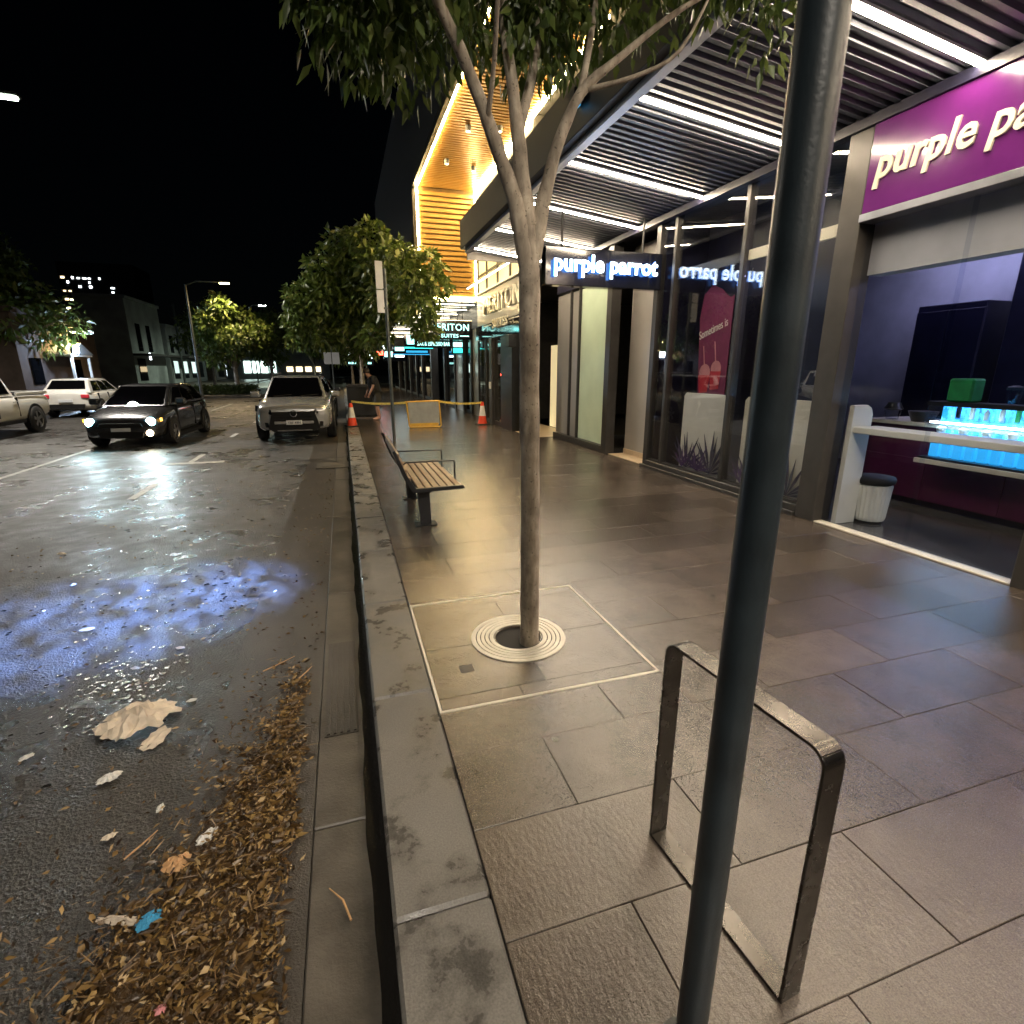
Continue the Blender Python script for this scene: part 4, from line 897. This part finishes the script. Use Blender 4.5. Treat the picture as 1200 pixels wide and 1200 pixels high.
for s in (-1, 1):
    q = [(F-.06, s*.46, .54), (F-.22, s*.78, .58), (F-.30, s*.78, .72), (F-.12, s*.46, .66)]
    if s < 0: q = [q[1], q[0], q[3], q[2]]
    MB().patch(q, 0, 1, 0, 1, .02, .04, 3, 2).build('headlight', 'chrome', hat)
    MB().lathe([(.095, -.02), (.095, .02), (.06, .035)], (F-.065, s*.62, .625), 16, 'x').build('lamp', 'headlamp', hat)
    if s > 0: MB().lathe([(.07, 0), (.07, .03)], (F-.04, s*.58, .36), 16, 'x').build('fog_light', 'foglamp', hat); 
    MB().box(F-.24, F-.2, s*.80-.02, s*.80+.02, .62, .70).build('indicator', 'indicator', hat)
    light('headlamp_beam', 'SPOT', (F+.03, s*.60, .625), 38, (.75, .92, 1.0), None, .05, (F+6, s*.9, -.0), 70, .8).parent = hat
wag = make_car('white_hatchback', 'white hatchback parked by the far kerb facing away', (-10.2, 26.6, RZ), R(91), 'whitepaint', HAT, (-1.98, 1.20, .95, .78, -1.45, .30, 1.44, .60), (-1.28, 1.33), .315)
MB().prism([(-.60, .52), (.60, .52), (.52, .34), (-.52, .34)], 'x', -2.11, -2.02).build('rear_diffuser', 'plastic', wag); MB().box(-2.125, -2.10, -.22, .22, .60, .70).build('number_plate', 'plate', wag)
for s in (-1, 1): MB().box(-2.10, -2.0, min(s*.50, s*.76), max(s*.50, s*.76), .74, .88, .02).build('tail_light', 'redprint', wag)
UTE = [(-2.62, .82, .52, 1.06), (-2.55, .90, .45, 1.10), (-1.6, .925, .40, 1.11), (-.6, .93, .38, 1.11), (.9, .93, .38, 1.12), (1.3, .925, .38, 1.11), (2.0, .91, .38, 1.05), (2.45, .86, .40, .98), (2.62, .76, .44, .86)]
ute = make_car('white_pickup', 'white dual cab pickup standing on the far side of the road', (-9.7, 17.7, RZ), R(-90), 'whitepaint', UTE, (-.78, 1.25, 1.10, .86, -.62, .35, 1.74, .68), (-1.55, 1.62), .39, nwin=2)
MB().box(-2.5, -.9, -.80, .80, 1.128, 1.16, .01).build('tonneau', 'plastic', ute); MB().box(-2.56, -2.50, -.84, .84, 1.12, 1.18, .01).build('tailgate_cap', 'whitepaint', ute)
for s in (-1, 1): MB().box(-2.5, -.85, s*.86-.03, s*.86+.03, 1.10, 1.19, .015).build('tub_rail', 'whitepaint', ute)
dk = copy_tree(hat); tag(dk, 'dark hatchback parked behind the silver suv with its lamps off'); dk.location = (-1.2, 23.2, RZ); dk.rotation_euler = (0, 0, R(-90))
for ch in list(dk.children):
    if ch.type == 'LIGHT' or ch.name.split('.')[0] in ('lamp', 'fog_light', 'indicator'): bpy.data.objects.remove(ch)

# ------------------------------------------------------------------ street furniture
t = thing('sign_post', 'slim grey street post carrying two narrow parking plates, beyond the bench', 'sign post', (1.08, 12.93, 0))
MB().tube([(0, 0, 0), (0, 0, 3.85)], .038, 12).build('post', 'galv', t, smooth=50)
for z0, z1 in ((3.42, 4.0), (2.92, 3.40)):
    MB().box(-.21, -.045, -.02, .0, z0, z1, .004).build('plate', 'plate', t).rotation_euler = (0, 0, R(12))
MB().box(-.06, .03, -.04, .04, 3.4, 3.44).build('bracket', 'galv', t); MB().box(-.06, .03, -.04, .04, 3.0, 3.04).build('bracket', 'galv', t)
t = thing('sign_post', 'distant post with two blank grey plates side by side above the parked cars', 'sign post', (-.5, 33, 0))
MB().tube([(0, 0, 0), (0, 0, 3.0)], .04, 8).build('post', 'galv', t)
for x in (-.43, .02): MB().box(x, x+.40, -.05, -.03, 1.95, 2.6, .004).build('plate', 'plate', t)
def cone(loc, lb):
    t = thing('traffic_cone', lb, 'traffic cone', loc, R(random.uniform(0, 90)), 'orange traffic cones')
    MB().box(-.19, .19, -.19, .19, 0, .035, .012).build('base', 'rubber', t)
    prof = [(.145, .036), (.128, .14), (.108, .27), (.082, .44), (.062, .58), (.045, .68), (.03, .70)]
    for i, (m, a, b) in enumerate((('orange', 0, 2), ('conewhite', 2, 4), ('orange', 4, 6))):
        pp = prof[a:b+1]; 
        if i == 0: pp = [(.16, .036)] + pp
        MB().lathe(pp, n=24).build(('lower_body', 'reflective_band', 'tip')[i], m, t, smooth=40)
cone((.17, 16.65, .004), 'orange traffic cone with white band standing on the kerb by the suv')
cone((4.10, 16.1, 0), 'orange traffic cone with white band standing by the hotel entrance')
t = thing('barrier_board', 'yellow tube frame barrier holding a grey sheet across the footpath', 'barrier', (1.72, 15.72, 0))
MB().tube([(.0, 0, .78), (.03, 0, .40), (.06, 0, .05), (.10, 0, .02), (.95, 0, .02), (1.0, 0, .05), (.98, 0, .4), (.95, 0, .80)], .022, 8).build('frame', 'yellow', t, smooth=60)
MB().tube([(-.03, 0, .76), (.98, 0, .78)], .022, 8).build('top_rail', 'yellow', t, smooth=60); MB().box(.05, .95, -.012, .0, .09, .75).build('sheet', 'greysheet', t); MB().box(.08, .92, -.018, -.013, .05, .14).build('sheet_hem', 'yellow', t)
for x in (.12, .88): MB().tube([(x, 0, .7), (x+.02, .45, .0)], .018, 6).build('stay', 'yellow', t)
def tapeband(a, b, lb):
    a, b = Vector(a), Vector(b); n = 10; vs = []
    for i in range(n+1):
        p = a.lerp(b, i/n) - Vector((0, 0, .05*math.sin(math.pi*i/n))); vs += [p+Vector((0, -.004, .03)), p+Vector((0, -.004, -.03)), p+Vector((0, .004, -.03)), p+Vector((0, .004, .03))]
    fs = [(i*4+j, i*4+(j+1) % 4, i*4+4+(j+1) % 4, i*4+4+j) for i in range(n) for j in range(4)]
    tag(MB().add(vs, fs).build('barrier_tape', 'tape'), lb, 'tape', 'warning tapes')
tapeband((2.68, 15.75, .76), (4.09, 16.1, .68), 'yellow warning tape stretched from the barrier board to the entrance cone')
tapeband((.2, 17.2, .72), (1.7, 15.74, .74), 'yellow warning tape stretched from the kerb to the barrier board')
t = thing('planter', 'tall black planter box at the foot of the bushy tree', 'planter', (.66, 20.5, 0))
MB().box(-.55, .55, -.4, .4, 0.02, 1.12, .02).build('box', 'blackmetal', t); MB().box(-.50, .50, -.36, .36, 1.121, 1.14).build('soil', 'soil', t); MB().box(-.58, .58, -.43, .43, 1.05, 1.118, .01).build('rim', 'dframe', t)
for y0, x0 in ((10.35, -.62), ):
    t = thing('drain_cover', 'pale concrete drain cover set in the gutter', 'drain cover', (x0, y0, RZ+.0125))
    MB().box(0, .60, 0, .62, 0, .012, .004).build('slab', 'gutter', t); MB().box(.1, .5, .14, .46, .0125, .016).build('lid', 'gutter', t)
t = thing('drain_grate', 'rusty striped drain grate in the gutter beside the leaf drift', 'drain grate', (-.235, 2.45, RZ+.0125))
MB().box(0, .17, 0, .98, 0, .004).build('frame', 'apron', t)
for k in range(5): MB().box(.012+k*.033, .026+k*.033, .01, .97, .0045, .011).build('bar', 'apron', t)

# ------------------------------------------------------------------ the person leaning over by the tape
pe = thing('person', 'person in black shirt and dark shorts stooping barefoot beside the tape', 'person', (1.06, 18.68, 0), R(15))
def skin(name, verts, edges, rad, m, root, sub=2):
    me = bpy.data.meshes.new(name); me.from_pydata(verts, edges, []); o = bpy.data.objects.new(name, me); col.objects.link(o); o.parent = pe
    sk = o.modifiers.new('skin', 'SKIN'); sk.use_smooth_shade = True
    for v, r in zip(me.skin_vertices[0].data, rad): v.radius = (r, r) if isinstance(r, (int, float)) else r
    me.skin_vertices[0].data[root].use_root = True
    s = o.modifiers.new('sub', 'SUBSURF'); s.levels = sub; s.render_levels = sub; me.materials.append(M[m]); return o
# facing -x, stooped
V = [(0, 0, .90), (-.04, 0, 1.10), (-.12, 0, 1.30), (-.18, 0, 1.42), (-.24, 0, 1.48), (-.30, 0, 1.54), (-.33, 0, 1.60),
     (0, -.10, .86), (-.04, -.11, .48), (.02, -.11, .09), (-.10, -.12, .035), (-.18, -.12, .03), (0, .10, .86), (.0, .12, .48), (.07, .12, .09), (-.06, .13, .035), (-.14, .13, .03),
     (-.15, -.19, 1.37), (-.18, -.23, 1.12), (-.28, -.19, .92), (-.33, -.17, .84), (-.15, .19, 1.37), (-.17, .23, 1.12), (-.27, .20, .90), (-.32, .18, .82)]
E_ = [(0, 1), (1, 2), (2, 3), (3, 4), (4, 5), (5, 6), (0, 7), (7, 8), (8, 9), (9, 10), (10, 11), (0, 12), (12, 13), (13, 14), (14, 15), (15, 16), (3, 17), (17, 18), (18, 19), (19, 20), (3, 21), (21, 22), (22, 23), (23, 24)]
rd = [(.12, .15), (.11, .14), (.11, .15), (.08, .09), .055, .095, .09, .085, .06, .042, .038, .028, .085, .06, .042, .038, .028, .055, .042, .034, .03, .055, .042, .034, .03]
skin('body', V, E_, rd, 'skin', pe and 0)
skin('shirt', [(.01, 0, .74), (-.04, 0, 1.06), (-.12, 0, 1.30), (-.18, 0, 1.45), (-.15, -.19, 1.37), (-.175, -.235, 1.17), (-.15, .19, 1.37), (-.165, .235, 1.17)], [(0, 1), (1, 2), (2, 3), (3, 4), (4, 5), (3, 6), (6, 7)], [(.19, .22), (.165, .20), (.165, .21), (.10, .11), .088, .085, .088, .085], 'shirt', 0)
skin('shorts', [(0, 0, 1.0), (0, -.10, .84), (-.035, -.11, .44), (0, .10, .84), (.0, .12, .44)], [(0, 1), (1, 2), (0, 3), (3, 4)], [(.16, .19), .13, .125, .13, .125], 'shorts', 0)
MB().lathe([(.02, .115), (.075, .09), (.10, .03), (.105, -.02), (.09, -.05)], (-.30, 0, 1.60), 16).build('hair', 'hair', pe, smooth=90)
for s in (-1, 1):
    for k, (dx, dy) in enumerate(((-.03, 0), (-.015, .012), (0, .018), (.015, .02))):
        MB().tube([(-.32+dx, s*.175, .83), (-.335+dx, s*(.172), .79), (-.325+dx, s*(.165), .755)], [.011, .010, .007], 6).build('finger', 'skin', pe, smooth=60)
    MB().tube([(-.30, s*.16, .86), (-.31, s*.14, .82), (-.325, s*.14, .80)], [.012, .011, .008], 6).build('thumb', 'skin', pe, smooth=60)

# ------------------------------------------------------------------ street lamps and far side of the road
def lamp(lb, foot, head, m, energy, color, group='street lamps', size=.32, kind='street_lamp'):
    t = thing(kind, lb, 'street lamp', foot, 0, group); h = Vector(head)-Vector(foot); top = Vector((0, 0, h.z))
    MB().tube([(0, 0, 0), (0, 0, h.z*.6), (0, 0, h.z-.15)], [.09, .07, .055], 10).build('pole', 'galv', t, smooth=50)
    MB().tube([Vector((0, 0, h.z-.2)), Vector((h.x*.3, h.y*.3, h.z+.05)), Vector((h.x, h.y, h.z+.06))], [.045, .04, .035], 8).build('arm', 'galv', t, smooth=50)
    MB().box(h.x-size, h.x+size, h.y-.14, h.y+.14, h.z+.012, h.z+.13, .03).build('lamp_head', 'galv', t)
    MB().box(h.x-size*.8, h.x+size*.8, h.y-.1, h.y+.1, h.z-.03, h.z+.01, .01).build('lens', m, t)
    light('lamp_light', 'SPOT', (head[0], head[1], head[2]-.08), energy, color, t, .18, (head[0], head[1], 0), 160, .6)
lamp('bright white street lamp on an arm over the lane past the pickup', (-12.3, 20.5, 0), (-8.4, 20.5, 9.0), 'lampwhite', 2800, (1.0, .92, .80), size=.40)
lamp('orange street lamp standing over the median tree', (-8.6, 38.2, .02), (-6.45, 38.2, 6.75), 'lampwarm', 700, (1.0, .74, .42))
lamp('greenish white street lamp far down the median', (-9.6, 70, .02), (-8.2, 70, 8.7), 'lampwhite', 2200, (.85, 1.0, .75), size=.45)
lamp('warm white street lamp rooted in the footpath beside the long canopy', (.75, -6.5, 0), (-.35, -6.5, 8.4), 'lampwhite', 1700, (1.0, .88, .74), size=.40)
lamp('small yellow post lamp by the dark far building', (-15.9, 40.2, 0), (-15.5, 40, 3.85), 'lampwarm', 350, (1.0, .75, .35), size=.2)
lamp('pale green lamp behind the white pickup', (-18.2, 40.6, 0), (-17.7, 40.5, 3.35), 'lampwhite', 150, (.8, 1.0, .85), size=.16)
lamp('yellow lamp glimpsed under the bushy tree', (2.0, 46, 0), (1.3, 46, 3.6), 'lampwarm', 300, (1, .8, .45), size=.2)
def house(lb, x0, x1, y0, y1, h, m, cat='building', wins=(), awn=None, cornice=True):
    t = thing('far_building', lb, cat, (x1, y0, 0)); w = x1-x0
    MB().box(-w, 0, 0, y1-y0, 0, h).build('wall', m, t)
    if cornice: MB().box(-w, .18, -.15, y1-y0+.1, h+.002, h+.3).build('cornice', m, t)
    for (a, b, c, d, mm) in wins:
        f = MB().box(.0, .06, a-.08, b+.08, c-.08, d+.08).build('window', 'farglass', t); MB().box(.061, .08, a, b, c, d).build('pane', mm, f)
    if awn: MB().box(.001, awn, 0, y1-y0, 2.95, 3.15).build('awning', 'darkwall', t)
    return t
house('dark brick building with a floodlit porch across the road', -27, -16.6, 36, 46, 4.6, 'farbrick', wins=((1, 2, .9, 2.2, 'farglass'), (6, 7, .9, 2.2, 'farglass')))
t = thing('porch', 'white porch with posts lit by a cold floodlight', 'porch', (-16.5, 39.2, 0))
MB().box(0, 1.2, -.4, 2.4, 2.42, 2.52).build('slab', 'white', t); MB().prism([(-.5, 2.53), (2.5, 2.53), (1.0, 3.2)], 'x', 0, 1.25).build('gable', 'farstone', t)
for y0 in (-.2, 2.1): MB().box(1.0, 1.12, y0, y0+.12, 0, 2.418).build('post', 'white', t)
t = thing('floodlight', 'cold white floodlight glaring on the porch across the road', 'floodlight', (-15.15, 39.1, 2.66))
MB().box(-.15, .0, -.36, .36, -.08, .36, .02).build('housing', 'blackmetal', t); MB().box(.001, .03, -.34, .34, -.06, .34, .01).build('lens', 'lampblue', t)
light('flood_light', 'POINT', (-15.0, 38.8, 2.7), 190, (.5, .68, 1.0), t, .1)
house('tall pale rendered building across the road', -23.4, -19.4, 62, 72, 8.2, 'farstone', wins=((2, 3, 3.5, 6, 'farglass'), (5, 6, 3.5, 6, 'farglass'), (1, 3, .6, 2.6, 'farglass'), (4.4, 5.0, 2.6, 3.3, 'winlit')), awn=1.6)
house('cream two storey building with narrow upper windows beyond the pale one', -30, -19.2, 73, 90, 6.4, 'farstone', wins=[(a, a+1, 3.6, 5.4, 'farglass') for a in (1, 4, 7, 10, 13)]+[(a, a+2, .6, 2.5, 'farglass') for a in (1, 5, 9, 13)], awn=2.0)
house('dark shop with awning behind the median hedge', -30, -18.4, 92, 125, 4.6, 'farbrick', wins=[(2, 6, .5, 2.3, 'farglass'), (8, 12, .5, 2.3, 'winlit'), (14, 20, .5, 2.3, 'shoplit'), (22, 30, .5, 2.3, 'winwarm')], awn=2.2)
house('low far shop with bright windows behind the parked suv', -17.5, -6, 128, 150, 5, 'farbrick', wins=((2, 6, 1, 3, 'shoplit'),))
t = thing('far_shopfront', 'row of bright windowed shop at the end of the street', 'building', (-16, 100, 0))
MB().box(-3, 14, 0, 8, 0, 5).build('wall', 'farstone', t)
for k in range(4): MB().box(.4+k*1.3, 1.4+k*1.3, -.06, -.001, 1.0, 2.9).build('window', 'shoplit', t)
for k in range(4): MB().box(7+k*1.5, 8+k*1.5, -.06, -.001, 1.2, 2.0).build('window', 'winwarm', t)
t = thing('far_tower', 'distant apartment tower with scattered lit windows', 'building', (-80, 205, 0))
MB().box(0, 20, 0, 16, 0, 33).build('wall', 'darkwall', t)
for k in range(30):
    x = random.choice(range(10))*1.4+.6; z0 = 19.5+random.choice(range(8))*1.25
    MB().box(x, x+random.choice((.45, .7, 1.0)), -.08, -.001, z0, z0+random.choice((.4, .6))).build('window', random.choice(('winlit', 'winlit', 'winwarm')), t)
for x, z0, lb in ((-1.7, 20, 'thin utility pole across the road beside the cream building'), ):
    tag(MB().tube([(0, 0, 0), (0, 0, 9)], [.14, .1], 8).build('utility_pole', 'galv', loc=(-18.0, 73, 0)), lb, 'pole')

# ------------------------------------------------------------------ litter
def flat_leaves(n, fn, size, zlift, thin=.42):
    P = np.zeros((n, 3)); D = np.zeros((n, 3))
    for i in range(n):
        x, y, h = fn(); P[i] = (x, y, RZ+.006+h*random.random()+zlift); a = random.uniform(0, 6.28); D[i] = (math.cos(a), math.sin(a), random.uniform(-.12, .22))
    return leaf_mesh(P, D, size, size*thin, .02)
def drift():
    while True:
        y = .75 + 2.65*random.random()**1.2
        xl = -.55 - .34*max(0, 2.45-y)**1.05 + .05*math.sin(y*7) ; xr = -.335 + .02*math.sin(y*11)
        if y > 2.45: xr -= .02; xl += .05*(y-2.45)
        u = random.random(); x = xl + (xr-xl)*u
        if u < .35 and random.random() > u/.35: x -= random.expovariate(9)
        if y > 2.0 and random.random() < (y-2.0)/1.35: continue
        if random.random() < .40*(1+math.sin(x*29+y*8)*math.sin(y*21-x*15)): continue
        return x, y, .022
ld = tag(empty('leaf_drift'), 'thick wet drift of brown fallen leaves along the gutter', 'leaves', kind='stuff')
put('small_leaves', flat_leaves(9500, drift, .024, .004), 'litter', ld); put('large_leaves', flat_leaves(1500, drift, .045, .010), 'litter', ld); put('twigs', flat_leaves(500, drift, .075, .012, .07), 'twig', ld)
vs = []; nx, ny = 26, 90
for j in range(ny+1):
    y = .7 + 1.9*j/ny; xl = -.60 - .34*max(0, 2.45-y)**1.05; xr = -.35
    for i in range(nx+1):
        u = i/nx; e = min(1, 6*u, 6*(1-u), 5*(1-j/ny)); vs.append((xl+(xr-xl)*u+random.uniform(-.006, .006), y, RZ+.0015+e*(.010+.006*math.sin(u*9+y*13)+random.uniform(0, .007)) - (1-e)*.006))
MB().add(vs, [(j*(nx+1)+i, j*(nx+1)+i+1, (j+1)*(nx+1)+i+1, (j+1)*(nx+1)+i) for j in range(ny) for i in range(nx)]).build('mulch', 'mulch', ld)
def scat():
    y = .9 + 9*random.random()**1.9; x = -.3 - 3.2*random.random()**1.5; return x, y, .004
tag(put('scattered_leaves', flat_leaves(1700, scat, .034, .002), 'litter'), 'loose brown leaves and twigs strewn over the wet road', 'leaves', kind='stuff')
def scrap(name, lb, cat, loc, rx, ry, m, rz=0, h=.03, n=9, seed=1, rough=.5):
    rs = random.Random(seed); vs = []; w = n+1
    out = [rs.uniform(.72, 1.05) for _ in range(24)]
    for j in range(w):
        for i in range(w):
            u, v = i/n*2-1, j/n*2-1; a = math.atan2(v, u); q = max(abs(u), abs(v)); k = out[int((a+math.pi)/(2*math.pi)*23.99)]
            vs.append((math.cos(a)*q*rx*k, math.sin(a)*q*ry*k, h*(1-q*.8)*(.35+rs.random()*rough*1.3)+.003))
    fs = [(j*w+i, j*w+i+1, (j+1)*w+i+1, (j+1)*w+i) for j in range(n) for i in range(n)]
    o = MB().add(vs, fs).build(name, m, loc=loc); o.rotation_euler = (0, 0, rz); s = o.modifiers.new('solid', 'SOLIDIFY'); s.thickness = .002
    return tag(o, lb, cat)
Z = RZ+.005
scrap('paper_sheet', 'large crumpled wet paper sheet lying on the road', 'paper', (-1.20, 2.90, Z), .20, .17, 'paper', .5, .09, 12, 3, .8)
scrap('paper_scrap', 'torn corner of paper beside the large crumpled sheet', 'paper', (-1.06, 2.72, Z), .055, .10, 'paper', -.3, .02, 6, 5)
scrap('crushed_cup', 'flattened pale plastic cup lying on the dark asphalt', 'cup', (-1.18, 2.47, Z), .055, .035, 'silverlid', .6, .03, 7, 6)
scrap('bottle_cap', 'small oval white lid beside the crumpled paper sheet', 'lid', (-.97, 3.02, Z), .028, .02, 'silverlid', .2, .018, 6, 8)
scrap('brown_wrapper', 'orange tinged paper wrapper at the edge of the leaf drift', 'wrapper', (-.75, 1.87, Z+.01), .055, .05, 'card', .4, .03, 7, 9)
scrap('clear_wrapper', 'clear grey wrapper next to the orange tinged wrapper', 'wrapper', (-.67, 1.97, Z+.01), .05, .03, 'silverlid', .9, .03, 7, 10)
scrap('blue_mask', 'bright blue crumpled mask on the leaf drift', 'mask', (-.78, 1.655, Z+.012), .046, .034, 'bluecloth', .45, .03, 9, 11, .35)
scrap('paper_scrap', 'twisted tan paper strip pointing at the blue mask', 'paper', (-.88, 1.69, Z+.006), .09, .02, 'paper', -.35, .03, 7, 12)
scrap('paper_scrap', 'pink scrap near the bottom of the leaf drift', 'paper', (-.66, 1.35, Z+.01), .02, .018, 'pinkprint', 0, .02, 6, 13)
for i, (x, y0, s) in enumerate(((-1.92, 4.2, .05), (-2.4, 5.2, .03), (-1.7, 6.1, .03), (-2.2, 7.0, .04), (-1.5, 5.0, .025), (-1.9, 7.8, .03), (-1.2, 3.7, .03), (-1.62, 2.75, .035), (-.45, 2.55, .03), (-1.4, 3.5, .03), (-1.05, 2.1, .03), (-.9, 2.2, .03), (-2.9, 6.2, .05))):
    o = scrap('paper_scrap', 'small pale scrap of litter strewn on the wet road', 'paper', (x, y0, Z), s, s*.6, 'silverlid' if i % 2 else 'paper', i, .02, 5, 20+i); o['group'] = 'pale scraps on the road'
for i, (x, y0, a, l, lb) in enumerate(((-.62, 3.2, .5, .22, 'thin pale stick lying above the leaf drift'), (-.12, 1.45, 1.9, .16, 'thin curved twig on the gutter slab'), (-.40, 3.05, .9, .14, 'short twig beside the drain grate'), (-.95, 1.95, .8, .14, 'straight twig on the dark asphalt by the wrapper'))):
    tag(MB().tube([(0, 0, 0), (l*.5*math.cos(a), l*.5*math.sin(a), .008), (l*math.cos(a+.15), l*math.sin(a+.15), .0)], [.004, .0035, .002], 6).build('twig', 'card', loc=(x, y0, RZ+.02)), lb, 'twig')

t = thing('added_flood', 'added blue violet floodlight on the canopy fascia that tints the road', 'floodlight', (2.74, 6.2, 4.55))  # made-up lamp, added to throw the blue patch onto the road
MB().box(-.10, .02, -.09, .09, -.05, .10, .02).build('housing', 'blackmetal', t); MB().box(-.085, -.02, -.07, .07, -.075, -.051).build('lens', 'bluegl', t)
fb = light('added_flood_beam', 'SPOT', (2.66, 6.2, 4.45), 11000, (.20, .38, 1.0), t, .02, (-1.75, 4.5, RZ), 21, 1.0)
fb.data.use_nodes = True; _l = fb.data.node_tree; _e = _l.nodes['Emission']       # noise mask that breaks up the outline of the added blue pool
_c = N(_l, 'ShaderNodeTexCoord'); _z = noise(_l, 21, 4, mapped(_l, _c.outputs['Normal'], (1, 2.2, 1)), .7); _q = ramp(_l, _z.outputs[0], [(.40, .04), (.66, 2.2)])
_l.links.new(_q.outputs[0], _e.inputs['Strength'])
# wet streak along the kerb and puddles on the road
def m_water():
    m, nt, p = new_mat('standing water'); v = pos(nt); n = noise(nt, 46, 4, v, .65)
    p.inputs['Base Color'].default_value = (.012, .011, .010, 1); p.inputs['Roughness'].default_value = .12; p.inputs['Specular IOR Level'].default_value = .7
    bumpn(nt, p, n.outputs[0], .4, .008); return m
M['water'] = m_water()
def film(name, cx0, cy0, sx, sy, cnt, seed, smin, smax):
    rs = random.Random(seed); mb = MB(); n = 9
    for k in range(cnt):
        x, y0 = rs.gauss(cx0, sx), rs.gauss(cy0, sy); q = rs.uniform(smin, smax)*rs.uniform(.5, 1); a0 = rs.uniform(0, 6.28); z = RZ+.003+k*.00001
        if x > -.84: continue
        pts = [(x+q*rs.uniform(.55, 1.25)*math.cos(2*math.pi*i/n)*1.3, y0+q*rs.uniform(.55, 1.25)*math.sin(2*math.pi*i/n), z) for i in range(n)]
        mb.add(pts, [tuple(range(n))])
    tag(mb.build(name, 'water'), kind='structure')
film('water_film', -1.42, 3.32, .17, .28, 380, 5, .004, .018)
film('water_film', -1.60, 4.55, .42, .45, 160, 6, .005, .020)
film('water_film', -1.9, 6.3, .7, .9, 70, 8, .008, .035)
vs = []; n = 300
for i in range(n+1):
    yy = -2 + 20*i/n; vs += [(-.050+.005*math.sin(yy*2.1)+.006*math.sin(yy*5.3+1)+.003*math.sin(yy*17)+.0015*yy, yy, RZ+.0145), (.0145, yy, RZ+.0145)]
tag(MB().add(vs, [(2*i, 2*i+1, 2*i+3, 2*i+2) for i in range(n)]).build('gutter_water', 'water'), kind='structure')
